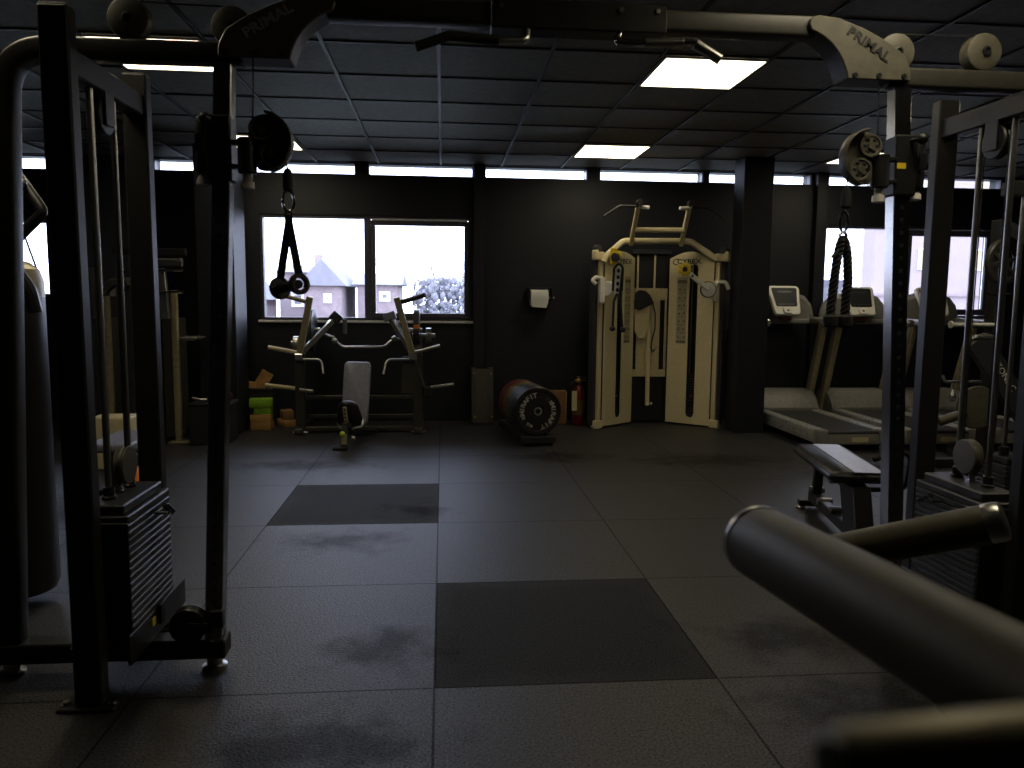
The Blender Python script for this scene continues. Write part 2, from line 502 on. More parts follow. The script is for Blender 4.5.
# main left window: fixed light on the left, opening sash on the right
w1 = win('window_1'); a, b, c, d = WINS['window_1']
f = MB(); frame_rect(f, a, b, c, d, YB+.02, YB+.12, .03); f.ab(-.855, -.785, YB+.02, YB+.12, c+.03, d-.03)
fo = f.build('window_frame', frame_m, w1)
sa = MB(); frame_rect(sa, -.785, .285, c+.03, d-.045, YB-.005, YB+.075, .052, .008)
so = sa.build('window_sash', frame_m, w1)
MB().ab(-.765, .265, YB-.022, YB+.0, d-.05, d-.03, .004).build('sash_drip_bar', sillm, so)
pane(a+.03, -.855, c+.03, d-.03, YB+.07, w1); pane(-.733, .233, c+.082, d-.097, YB+.04, so)
MB().ab(a-.03, b+.03, YB-.035, YB+.02, c-.028, c+.0, .006).build('window_sill', sillm, w1)
w2 = win('window_2'); a, b, c, d = WINS['window_2']
f = MB(); frame_rect(f, a, b, c, d, YB+.02, YB+.12, .03); f.ab(5.20, 5.33, YB+.02, YB+.12, c+.03, d-.03)
f.build('window_frame', frame_m, w2)
sa = MB(); frame_rect(sa, 5.335, 6.39, c+.035, d-.035, YB-.005, YB+.075, .07, .008); so = sa.build('window_sash', frame_m, w2)
pane(a+.03, 5.20, c+.03, d-.03, YB+.07, w2); pane(5.41, 6.32, c+.11, d-.11, YB+.04, so)
MB().ab(a-.02, b+.02, YB-.035, YB+.02, c-.028, c, .006).build('window_sill', sillm, w2)
w3 = win('window_3'); a, b, c, d = WINS['window_3']
f = MB(); frame_rect(f, a, b, c, d, YB+.02, YB+.12, .03); f.build('window_frame', frame_m, w3)
pane(a+.03, b-.03, c+.03, d-.03, YB+.07, w3)
for k, (a, b, c) in enumerate(STR):
    w = win('window_%d' % (k+4))
    f = MB(); frame_rect(f, a, b, c, ST1, YB+.02, YB+.10, .008, .001); f.build('window_frame', frame_m, w)
    pane(a+.008, b-.008, c+.008, ST1-.008, YB+.06, w)

# ceiling light panels
LIGHTS = [(2, 1, 'large warm square ceiling light right of centre, above the pull-up grip'), (2, 5, 'warm square ceiling light in front of the clerestory, above the white cable station'),
          (-3, 5, 'warm square ceiling light far left, partly behind the left pulley carriage'), (-3, 1, 'warm ceiling light behind the left top rail of the cable machine'),
          (6, 5, 'warm square ceiling light far right, partly behind the right pulley carriage'), (6, 1, None), (2, -3, None), (-3, -2, None), (6, -3, None)]
l0 = None
for j, i, lab in LIGHTS:
    x, y = GX+S*(j+.5), GY+S*(i+.5)
    if l0 is None:
        l0 = thing('ceiling_light', lab, 'light', (x, y, ZC-.016), group='square ceiling lights', local=True)
        f = MB(); h = S/2-.013
        for sx in (-1, 1):
            f.ab(sx*h-sx*.012, sx*h, -h, h, 0, .016, .002); f.ab(-h, h, sx*h-sx*.012, sx*h, 0, .016, .002)
        f.build('light_frame', winm, l0)
        MB().ab(-h+.012, h-.012, -h+.012, h-.012, .004, .012, .001).build('diffuser', PANEL, l0)
        o = l0
    else:
        o = dup(l0); o.location = (x, y, ZC-.016)
    o['label'] = lab or 'square ceiling light set in the ceiling grid outside the view'

# ------------------------------------------------------------------ world + outside
wd = bpy.data.worlds.new('overcast'); SC.world = wd; wd.use_nodes = True
nt = wd.node_tree; nt.nodes.clear()
bg = N(nt, 'ShaderNodeBackground'); wo = N(nt, 'ShaderNodeOutputWorld')
tc = N(nt, 'ShaderNodeTexCoord'); sp = N(nt, 'ShaderNodeSeparateXYZ'); rp = N(nt, 'ShaderNodeValToRGB')
nt.links.new(tc.outputs['Generated'], sp.inputs[0]); nt.links.new(sp.outputs[2], rp.inputs[0])
rp.color_ramp.elements[0].color = (.72, .76, 1, 1); rp.color_ramp.elements[1].color = (.62, .72, 1, 1)
nt.links.new(rp.outputs[0], bg.inputs[0]); bg.inputs[1].default_value = 6.5
nt.links.new(bg.outputs[0], wo.inputs[0])
struct('ground', MB().ab(-120, 140, 9.6, 160, -4.3, -4.2, bev=0), grassm)
def house(name, label, x0, x1, y0, y1, zt, zr, wins, m=brickm, gable_y=False, chimney=None, wm=None, cat='building', grp='houses outside the windows'):
    t = thing(name, label, cat, ((x0+x1)/2, (y0+y1)/2, -4.2), group=grp)
    MB().ab(x0, x1, y0, y1, -4.2, zt, bev=.02).build('wall', m, t)
    if zr > zt:
        xm, ym = (x0+x1)/2, (y0+y1)/2
        if gable_y: MB().prism([(x0-.3, zt), (x1+.3, zt), (xm, zr)], (0, y1+.3, 0), (1, 0, 0), (0, 0, 1), y1-y0+.6, .02).build('roof', roofm, t)
        else: MB().prism([(y0-.3, zt), (y1+.3, zt), (ym, zr)], (x0-.3, 0, 0), (0, 1, 0), (0, 0, 1), x1-x0+.6, .02).build('roof', roofm, t)
    if chimney:
        cx, cz, cw = chimney; MB().ab(cx-cw, cx+cw, (y0+y1)/2-cw, (y0+y1)/2+cw, zt-.5, cz, .03).build('chimney', m, t)
    for (wx, wz, ww, wh) in wins:
        f = MB(); frame_rect(f, wx-ww/2, wx+ww/2, wz-wh/2, wz+wh/2, y0-.08, y0+.02, .16, .01)
        n = max(1, round(ww/.75))
        for k in range(1, n): f.ab(wx-ww/2+ww*k/n-.05, wx-ww/2+ww*k/n+.05, y0-.08, y0+.02, wz-wh/2, wz+wh/2, .01)
        fo = f.build('window_frame', winm, t)
        MB().ab(wx-ww/2, wx+ww/2, y0-.02, y0+.05, wz-wh/2, wz+wh/2, bev=0).build('window_pane', wm or roofm, fo)
    return t
house('brick_house', 'pale brick house with a steep front gable seen beside the stirrup handle', -6.75, -4.95, 38.6, 45, 1.9, 3.2, [(-5.6, 1.3, .4, .45), (-5.7, 2.35, .3, .35)], gable_y=True)
house('terraced_house', 'long brick terrace with white casements across the window mullion', -4.32, -2.35, 40, 46, 2.0, 2.65, [(-3.7, 1.5, .5, .42), (-2.95, 1.42, .55, .5), (-3.6, .45, .5, .4)], cat='building')
house('tower_house', 'tall pale house with a chimney stack behind the stirrup handle', -9.0, -7.1, 44, 50, 2.7, 3.2, [(-8.0, 1.2, .7, .8)], m=concm, chimney=(-7.3, 3.85, .22))
house('end_house', 'pale gabled house at the left edge of the left window', -12.0, -8.75, 36, 42, 1.2, 3.3, [(-9.6, .2, .8, .8)], gable_y=True)
ob = thing('office_block', 'large pale pink office block with amber windows outside the right window', 'building', (30, 33, -4.2))
MB().ab(17.2, 60, 30, 30.9, -4.2, 11.0, .05).ab(25.5, 60, 30.9, 44, -4.2, 11.0, .05).build('wall', concm, ob)
for z in (1.6, 4.3): MB().ab(17.1, 60, 29.9, 30.0, z, z+.12, .02).build('string_course', brickm, ob)
for r_ in range(3):
    for k in range(8):
        wx = 18.3+k*1.05+(k//2)*1.3; wz = 5.9-r_*2.8
        f = MB(); frame_rect(f, wx-.28, wx+.28, wz-.42, wz+.42, 29.9, 30.02, .05, .01)
        fo = f.build('window_frame', winm, ob); MB().ab(wx-.24, wx+.24, 29.96, 30.05, wz-.38, wz+.38, 0).build('window_pane', winwarm if r_ < 2 else roofm, fo)
house('grey_house', 'grey terrace far off between the rope and the pink office block', 21.5, 24.6, 46, 51, 2.7, 2.7, [(22.9, 1.6, .5, .6), (23.8, 1.6, .5, .6)], m=roofm)
def tree(x, y, h, label, seed):
    rnd = random.Random(seed)
    t = MB()
    def br(p, d, L, r, n):
        q = p+d*L
        t.tube([p, p+d*L*.5+V((rnd.uniform(-.05, .05)*L, 0, 0)), q], r, seg=5)
        if n == 0: return
        for k in range(3 if n > 1 else 4):
            dd = (d*.9+V((rnd.uniform(-.75, .75), rnd.uniform(-.6, .6), rnd.uniform(-.1, .45)))).normalized()
            br(p+d*L*rnd.uniform(.55, 1), dd, L*rnd.uniform(.55, .75), r*.55, n-1)
    br(V((x, y, -4.2)), V((0, 0, 1)), h*.42, h*.012, 4)
    return solo('bare_tree', t, barkm, label, 'tree', (x, y, -4.2), 'bare trees outside')
tree(-.3, 53, 10.5, 'tall bare tree outside the right pane of the left window', 1)
tree(4.2, 62, 10.5, 'tall bare tree at the right edge of the left window', 2)
tree(-5.5, 66, 9.5, 'lower bare tree behind the long terrace roof', 5)
tree(-16.5, 58, 11, 'bare tree at the left edge of the left window', 4)
def hedge(x0, x1, y, zt, label, seed):
    rnd = random.Random(seed); t = MB()
    for k in range(1100):
        x = rnd.uniform(x0, x1); r = rnd.uniform(.05, .17)
        t.ball((x, y+rnd.uniform(-.8, .8), zt-r-(zt+2)*rnd.random()**1.6*.9-.9*abs(math.sin(x*1.3))*rnd.random()), r, 6, (1, .8, rnd.uniform(.8, 1.6)))
    return solo('hedge', t, barkm, label, 'hedge', ((x0+x1)/2, y, -4.2))
hedge(-1.6, 3.6, 44, 2.6, 'hazy grey belt of shrubs below the tall bare trees', 3)
hedge(-8.4, -3.0, 34, .35, 'pale bank of shrubs below the gabled houses', 8)
# ------------------------------------------------------------------ cable crossover rig (foreground)
CX = .47
rig = thing('cable_crossover_machine', 'large charcoal twin cable machine spanning the foreground, its crossbeam under the ceiling', 'exercise machine', (CX, 2.83, 0))
RY = 2.83
def rigside(s):
    def p(u, y, z): return V((CX+s*u, y, z))
    def A(mb, u0, u1, y0, y1, z0, z1, bev=.004, seg=1): return mb.ab(min(CX+s*u0, CX+s*u1), max(CX+s*u0, CX+s*u1), y0, y1, z0, z1, bev, seg)
    # outer hoop: base foot - upright - bend - top rail
    MB().rtube(fillet([p(2.02, RY, .06), p(1.925, RY, 2.19), p(1.15, RY, 2.192)], .16, 10), .072, .072, upv=(0, 1, 0)).build('outer_frame', paint2, rig)
    b = MB(); A(b, 1.265, 2.07, RY-.045, RY+.045, .052, .125, .006)
    base = b.build('base_beam', paint, rig)
    for u in (1.315, 2.03):
        f = MB(); q = p(u, RY, 0); f.lathe(q, (0, 0, 1), [(.045, 0), (.045, .012), (.028, .018), (.028, .053)], 20)
        f.build('levelling_foot', steel, base)
    # column with adjustment holes
    UC = lambda z: 1.213+(2.17-z)*.047
    c = MB(); c.bar(p(UC(.12), RY, .12), p(UC(2.175), RY, 2.175), .062, .062, (0, 1, 0), .004)
    col = c.build('column', satin, rig)
    for k in range(37):
        z = .22+k*.047
        MB().cyl(p(UC(z), RY-.0325, z), p(UC(z), RY-.029, z), .0085, 10, .0005).build('adjustment_hole', blk, col)
    # stack tower: two uprights, top and bottom rails
    for y0, nm in ((2.55, 'upright'), (3.165, 'upright')):
        zu = 2.245 if y0 < 3 else 2.212
        u = MB(); A(u, 1.598, 1.688, y0, y0+.06, .012, zu, .006); uo = u.build(nm, paint, rig)
        f = MB(); A(f, 1.555, 1.74, y0-.02, y0+.08, 0, .014, .004)
        f.build('foot_plate', paint, uo)
        for u in (1.572, 1.722): MB().lathe(p(u, y0+.02, .012), (0, 0, 1), [(.018, 0), (.018, .004), (.011, .004), (.011, .012)], 12).build('floor_bolt', steel, uo)
        c = MB(); A(c, 1.602, 1.684, y0+.004, y0+.056, zu-.002, zu+.0025, .001); c.build('end_cap', paint2, uo)
    t = MB(); A(t, 1.610, 1.676, 2.60, 3.17, 2.055, 2.135, .005); t.build('top_rail', paint, rig)
    t = MB(); A(t, 1.613, 1.673, 2.60, 3.17, .13, .205, .005); A(t, 1.53, 1.613, 2.66, 3.06, .135, .165, .004); A(t, 1.673, 1.75, 2.66, 3.06, .135, .165, .004)
    A(t, 1.524, 1.537, 2.61, 3.17, .12, .225, .003)
    br = t.build('bottom_rail', paint, rig)
    y = MB(); A(y, 1.5195, 1.5245, 2.80, 2.83, .175, .205, .0005); y.build('warning_sticker', yellow, br)
    y = MB(); A(y, 1.510, 1.524, 2.86, 2.90, .16, .235, .003); y.build('buffer_block', blkm, br)
    for y0 in (2.775, 2.955):
        MB().cyl(p(1.64, y0, .16), p(1.64, y0, 2.09), .0115, 16, .001).build('guide_rod', steel, rig)
    # weight stack
    n = 15
    for k in range(n):
        z = .215+k*.0255
        w = MB(); A(w, 1.535, 1.700, 2.665, 3.065, z, z+.0225, .0035)
        for e in range(2):
            q = p(1.5345, 2.862+.035*e, z+.011); w.cyl(q, q+V((-s*.002, 0, 0)), .004, 8, .0003)
        w.build('weight_plate', iron, rig)
    zt = .215+n*.0255
    w = MB(); A(w, 1.53, 1.70, 2.645, 2.655, .21, zt+.01, .002); w.build('stack_guard', blk, rig)
    w = MB(); A(w, 1.535, 1.700, 2.665, 3.065, zt, zt+.028, .004); A(w, 1.555, 1.690, 2.685, 3.045, zt+.028, zt+.062, .005)
    hd = w.build('head_plate', iron, rig)
    for y0 in (2.775, 2.955):
        MB().lathe(p(1.64, y0, zt+.06), (0, 0, 1), [(.024, 0), (.024, .012), (.019, .016), (.019, .045), (.0125, .047)], 16).build('guide_bush', blk, hd)
    b = MB(); b.cyl(p(1.64, 2.865, zt+.06), p(1.64, 2.865, zt+.10), .013, 12); b.lathe(p(1.64, 2.865, zt+.062), (0, 0, 1), [(.022, 0), (.022, .010)], 6)
    b.build('stack_bolt', chrome, hd)
    pl = MB().lathe(p(1.64-.022, 2.865, zt+.165), (s if s < 0 else -1, 0, 0), [(.02, -.022), (.066, -.020), (.070, -.014), (.060, -.004), (.060, .004), (.070, .014), (.066, .020), (.02, .022)], 28).build('stack_pulley', gusp, rig)
    for dx in (-.036, .004): MB().ab(p(1.64, 0, 0).x+dx, p(1.64, 0, 0).x+dx+.005, 2.845, 2.885, zt+.09, zt+.20, .001).build('yoke_plate', blk, pl)
    pin = MB(); q = p(1.53, 2.88, zt-.02); pin.cyl(q, q+V((-s*.045, 0, 0)), .006, 10)
    pn = pin.build('selector_pin', blk, rig)
    co = [q+V((-s*.04, 0, 0))+V((-s*.012*math.sin(t/3), .0015*t, .03-.0009*t+.008*math.cos(t*1.4))) for t in range(60)]
    MB().tube(co, .0028, seg=5).build('pin_lanyard', blk, pn)
    for y0 in (2.93, 2.80): MB().tube([p(1.64, y0, zt+.165), p(1.64, y0, 2.0)], .0028, seg=6).build('stack_cable', blk, rig)
    hp = MB().lathe(p(1.64, 2.865, 1.985), (1, 0, 0), [(.02, -.02), (.062, -.018), (.066, -.012), (.058, -.003), (.058, .003), (.066, .012), (.062, .018), (.02, .02)], 24).build('lower_guide_pulley', blk, rig)
    for dx in (-.03, .025): MB().ab(p(1.64, 0, 0).x+dx, p(1.64, 0, 0).x+dx+.005, 2.83, 2.90, 1.95, 2.06, .001).build('yoke_plate', blk, hp)
    # big top pulleys and cable over them
    for u, z in ((1.517, 2.292), (1.182, 2.279)):
        q = p(u, RY-.006 if u > 1.3 else RY-.002, z)
        pb = MB().lathe(q, (0, -1, 0), [(.03, -.030), (.064, -.029), (.068, -.022), (.063, -.010), (.063, .004), (.068, .016), (.066, .024), (.058, .028), (.02, .030)], 32).build('top_pulley', gusp, rig)
        MB().lathe(q, (0, -1, 0), [(.006, .029), (.016, .030), (.018, .036), (.011, .038), (.009, .033)], 16).build('pulley_hub', blk, pb)
        if u > 1.3:
            for dy in (.034,): MB().ab(q.x-.03, q.x+.03, RY+dy, RY+dy+.005, 2.225, 2.285, .001).build('yoke_plate', paint2, pb)
    MB().tube([p(1.517, RY, 2.357), p(1.36, RY, 2.352), p(1.182, RY-.01, 2.346)], .003, seg=6).build('top_cable', blk, rig)
    # gusset
    poly = [(.831, 2.356), (.834, 2.372), (.846, 2.383), (.868, 2.387), (.942, 2.380), (1.04, 2.347), (1.127, 2.307), (1.194, 2.262), (1.216, 2.222), (1.222, 2.20), (1.222, 2.171), (.984, 2.171), (.976, 2.201), (.960, 2.236), (.940, 2.266), (.917, 2.291), (.890, 2.312), (.862, 2.327), (.840, 2.335)]
    poly = [(s*a, b) for a, b in poly]
    if s < 0: poly = poly[::-1]
    gm = MB()
    gm.prism(poly, (CX, RY+.055, 0), (1, 0, 0), (0, 0, 1), .11, .004)
    go = gm.build('gusset', gusp, rig, 28)
    for u, z in ((1.01, 2.185), (1.10, 2.186), (1.195, 2.187)):
        MB().lathe(p(u, RY-.054, z), (0, -1, 0), [(.010, 0), (.010, .005), (.005, .0055), (.005, .003)], 12).build('gusset_bolt', blk, go)
    tx = MB()
    c0 = p(1.055, RY-.0563, 2.292)
    tx.text('PRIMAL', .046, XZ(c0.x, c0.y, c0.z, -s*R(31)) @ Matrix.Diagonal((1.22, 1, 1, 1)), .0015, bold=.0012)
    tx.build('raised_lettering', darklet if s > 0 else letter, go)
    # carriage on the column
    k = MB(); A(k, 1.190, 1.276, RY-.045, RY+.043, 1.765, 1.985, .006)
    ca = k.build('carriage', blk, rig)
    k = MB(); k.box(p(1.290, RY-.005, 1.885), (.045, .07, .20), bev=.018, seg=3); k.build('carriage_cover', blk, ca)
    q = p(1.293, RY-.01, 1.785)
    MB().lathe(q, (0, 0, -1), [(.014, 0), (.022, .012), (.024, .030), (.018, .034)], 16).build('pop_pin_collar', offwhite, ca)
    k = MB(); k.cyl(p(1.245, RY-.045, 1.962), p(1.255, RY-.075, 1.962), .008, 10); k.ball(p(1.262, RY-.088, 1.962), .020, 14); k.build('adjuster_knob', blk, ca)
    if s > 0:
        k = MB(); k.ab(CX+1.196, CX+1.230, RY-.0465, RY-.0445, 1.862, 1.882, .0004); k.build('carriage_sticker', yellow, ca)
    k = MB(); A(k, 1.278, 1.308, RY-.05, RY-.046, 1.86, 1.92, .001); k.build('pivot_lug', blk, ca)
    # swivel pulley head
    piv = MB(); q = p(1.14, RY-.03, 0)
    piv.cyl(V((q.x, q.y, 1.792)), V((q.x, q.y, 1.912)), .032, 20, .004)
    for z in (1.815, 1.895): A(piv, 1.14, 1.20, RY-.05, RY-.01, z-.007, z+.007, .002)
    sw = piv.build('swivel_pivot', blk, rig)
    MB().lathe(V((q.x, q.y, 1.794)), (0, 0, -1), [(.016, 0), (.016, .028), (.022, .030), (.023, .052), (.017, .055)], 16).build('pivot_cap', offwhite, sw)
    cc = p(1.075, RY-.045, 1.897)
    ppts = []
    for a in range(0, 360, 12):
        aa = R(a); rx, rz = .088, .096
        if math.cos(aa) > .45: rx = .062
        ppts.append((rx*math.cos(aa), rz*math.sin(aa)))
    pts2 = [(s*x_, z_) for x_, z_ in ppts]
    if s < 0: pts2 = pts2[::-1]
    gd = MB().prism(pts2, cc+V((0, .016, 0)), (1, 0, 0), (0, 0, 1), .004, .001).build('pulley_guard', gusp, sw)
    rim = [cc+V((s*.090*math.cos(R(a)), 0, .098*math.sin(R(a)))) for a in range(92, 262, 8)]
    MB().rtube(rim, .052, .006, rc=.002, upv=(0, 0, 1)).build('guard_rim', gusp, sw)
    for dx, dz, rr in ((.012, .043, .041), (-.022, -.042, .041)):
        wq = cc+V((s*dx, 0, dz))
        MB().lathe(wq, (0, -1, 0), [(.006, -.014), (rr*.8, -.010), (rr, -.012), (rr*.9, -.002), (rr*.9, .002), (rr, .012), (rr*.82, .012), (rr*.75, .008), (.012, .008), (.012, .014), (.005, .014)], 28).build('pulley_wheel', gusp, sw)
        hb = MB()
        for t in range(6):
            a = t*PI/3; hb.ball(wq+V((.024*math.cos(a), -.0085, .024*math.sin(a))), .0072, 8, (1, .25, 1))
        hb.build('wheel_holes', blk, sw)
    MB().tube([p(1.108, RY-.045, 2.172), p(1.112, RY-.045, 2.05), p(1.116, RY-.045, 1.945)], .003, seg=6).build('drop_cable', blk, rig)
    hx = CX+s*1.005
    if s < 0: hx = -.531
    hx2 = hx
    MB().tube([cc+V((-s*.062, 0, -.045)), V((hx, RY-.05, 1.81)), V((hx2, RY-.05, 1.77 if s > 0 else 1.80))], .003, seg=6).build('handle_cable', blk, rig)
    zt2 = 1.79 if s > 0 else 1.81
    MB().lathe(V((hx2, RY-.05, zt2)), (0, 0, -1), [(.006, 0), (.013, .006), (.018, .03), (.018, .07), (.012, .078)], 16).build('cable_stop', blkm, rig)
    # low pulley at the column foot
    q = p(1.392, RY-.03, .182)
    pw = MB().lathe(q, (0, -1, 0), [(.03, -.030), (.064, -.028), (.066, -.02), (.056, -.005), (.056, .005), (.066, .02), (.064, .028), (.03, .030)], 28).build('low_pulley', blk, rig)
    k = MB(); A(k, 1.30, 1.392, RY-.068, RY-.062, .165, .20, .001); A(k, 1.262, 1.31, RY-.07, RY-.04, .18, .245, .004); k.build('pulley_bracket', paint, pw)
    return p
pL = rigside(-1)
pR = rigside(1)
# beam and centre sleeve
MB().rtube([(CX-.86, RY, 2.354), (CX+.86, RY, 2.354)], .078, .074, rc=.012).build('crossbeam', paint2, rig)
sl = MB().ab(.165, .785, RY-.05, RY+.05, 2.303, 2.402, .005).build('beam_sleeve', paint, rig)
for x in (.20, .62, .75): MB().lathe((x, RY-.049, 2.375), (0, -1, 0), [(.010, 0), (.010, .006), (.005, .0065)], 6).build('sleeve_bolt', steel, sl)
# two bent chin-up grips hanging from the sleeve
g1 = MB().tube([(.293, 2.80, 2.31), (.287, 2.78, 2.262), (.20, 2.76, 2.252), (.02, 2.75, 2.258), (-.09, 2.74, 2.215)], .0135, fil=.03, seg=12).build('chin_up_grip', steel, rig)
MB().tube([(.19, 2.76, 2.2525), (.02, 2.75, 2.258), (-.092, 2.74, 2.214)], .0165, fil=.03, seg=14).build('grip_sleeve', blkm, g1)
g2 = MB().tube([(.625, 2.80, 2.31), (.602, 2.78, 2.268), (.66, 2.76, 2.258), (.868, 2.75, 2.268), (.965, 2.74, 2.210)], .0125, fil=.03, seg=12).build('chin_up_grip', chrome, rig)
MB().cyl((.70, 2.758, 2.2607), (.835, 2.752, 2.2667), .0165, 14).cyl((.878, 2.749, 2.262), (.967, 2.74, 2.2088), .0185, 14).build('grip_sleeve', steel, g2)

# stirrup handle hanging from the left pulley
HX = -.531; HY = RY-.05
st = thing('stirrup_handle', 'black single stirrup handle hanging from the left pulley in front of the window', 'cable handle', (HX, HY, 1.36))
ca = [V((HX, HY, 1.70))+V((.019*math.sin(t), 0, .036*math.cos(t))) for t in [2*PI*k/20 for k in range(20)]]
MB().tube(ca, .0045, seg=8, closed=True).build('carabiner', chrome, st)
MB().ring((HX, HY, 1.655), (0, 1, 0), .014, .009, .012).ab(HX-.013, HX+.013, HY-.006, HY+.006, 1.612, 1.652, .003).build('strap_loop', blkm, st)
eL, eR = V((-.578, 2.84, 1.402)), V((-.492, 2.735, 1.416))
for e in (eL, eR):
    a = V((HX, HY, 1.625)); b = e+V((0, 0, .03))
    MB().bar(a, b, .006, .027, (1, 0, 0), .001).build('strap', blkm, st)
ax = (eR-eL).normalized()
MB().lathe(eL, ax, [(.015, 0), (.017, .02), (.019, (eR-eL).length/2), (.017, (eR-eL).length-.02), (.015, (eR-eL).length)], 18).build('grip', blkm, st)
MB().ring(eL, ax, .040, .013, .016).build('end_flange', blk, st); MB().ring(eR, ax, .037, .021, .022).build('end_flange', blk, st)

# triceps rope on the right pulley
RX = CX+1.005
ro = thing('triceps_rope', 'black twisted triceps rope hanging from the right pulley in front of a treadmill', 'cable rope', (RX, HY, 1.28))
ca = [V((RX-.004, HY, 1.665))+V((.015*math.sin(t), 0, .038*math.cos(t))) for t in [2*PI*k/20 for k in range(20)]]
MB().tube(ca, .005, seg=8, closed=True).ring((RX-.004, HY, 1.612), (0, 1, 0), .017, .010, .012).build('carabiner', chrome, ro)
path = fillet([(1.437, HY, 1.315), (1.446, HY, 1.45), (1.455, HY, 1.545), (1.472, HY, 1.622), (1.492, HY, 1.545), (1.500, HY, 1.45), (1.494, HY, 1.315)], .02, 4)
# resample evenly, then two strands twisted around it
def resample(pts, step):
    out = [pts[0].copy()]; acc = 0
    for a, b in zip(pts, pts[1:]):
        L = (b-a).length
        if L < 1e-9: continue
        t = step-acc
        while t <= L: out.append(a+(b-a)*(t/L)); t += step
        acc = (acc+L) % step
    return out
rs = resample(path, .006)
for ph in (0, 2*PI/3, 4*PI/3):
    pts = []
    for i, q in enumerate(rs):
        t = (rs[min(i+1, len(rs)-1)]-rs[max(i-1, 0)]).normalized(); n = V((0, 1, 0)); bn = t.cross(n)
        a = i*.006/.055*2*PI+ph; pts.append(q+(n*math.cos(a)+bn*math.sin(a))*.0085)
    MB().tube(pts, .0095, seg=8).build('rope_strand', blkm, ro)
for x in (1.437, 1.494):
    MB().lathe((x, HY-.005, 1.325), (0, 0, -1), [(.018, 0), (.027, .008), (.029, .024), (.027, .042), (.020, .048)], 18).build('rubber_end', blkm, ro)
MB().tube([(1.455, HY-.01, 1.565), (1.44, HY-.015, 1.548), (1.425, HY-.015, 1.535)], .006, seg=6).build('loose_tail', blkm, ro)

# ------------------------------------------------------------------ padded roller machine nearest the camera
pm = thing('padded_roller_machine', 'blurred machine with olive black foam rollers at the bottom right corner, nearest the camera', 'exercise machine', (1.02, .95, 0))
def roller(a, b, r, cap, part='foam_roller', m=foam):
    a, b = V(a), V(b); d = (b-a).normalized(); L = (b-a).length
    o = MB().lathe(a, d, [(r*.55, .0), (r*.86, .002), (r*.97, .010), (r, .024), (r, L-.020), (r*.97, L-.008), (r*.88, L)], 40).build(part, m, pm)
    if cap:
        MB().lathe(b-d*.035, d, [(r*1.005, 0), (r*1.02, .004), (r*1.02, .030), (r*.96, .040), (r*.8, .045)], 40).build('end_ring', steel, o)
    else:
        MB().lathe(a, -d, [(r*.6, -.006), (r*.62, .0), (r*.4, .003)], 32).build('end_ring', chrome, o)
    return o
r1 = roller((.487, 1.135, 1.001), (.533, .52, 1.028), .0555, False)
MB().ring((.4875, 1.128, 1.0015), (.046, -.615, .027), .0560, .050, .012, 40).build('rim_band', steel, r1)
roller((1.10, 2.15, .615), (1.462, 1.86, .803), .052, True)
MB().lathe((.1145, .200, 1.2385), V((.085, .006, .0015)), [(.0115, 0), (.0125, .002), (.0125, .085), (.0115, .087)], 36).build('near_tube', tan, pm)
MB().lathe((.1145, .200, 1.2385), V((-.085, -.006, -.0015)), [(.0112, -.001), (.0112, .002), (.009, .004)], 32).build('tube_plug', blk, pm)
fr = MB()
fr.tube([(.195, .206, 1.2395), (.30, .215, 1.243), (.55, .30, 1.15), (.80, .47, .985), (1.02, .60, .985), (1.02, .95, .985)], .019, fil=.05)
fr.tube([(.533, .52, 1.028), (.545, .36, 1.036), (.80, .30, 1.04), (1.02, .60, 1.03)], .019, fil=.05)
fr.build('roller_arm', paint, pm)
fr = MB()
fr.bar((1.02, .95, .03), (1.02, .95, 1.05), .08, .06, bev=.006).bar((1.02, .95, .985), (1.02, .58, .985), .06, .06, bev=.006)
fr.bar((.80, .45, .04), (1.30, 1.25, .04), .08, .08, bev=.006).bar((1.30, .70, .04), (.74, 1.20, .04), .08, .07, bev=.006)
fr.bar((1.02, .97, .50), (1.10, 2.12, .62), .05, .05, bev=.005)
fr.build('machine_frame', paint, pm)
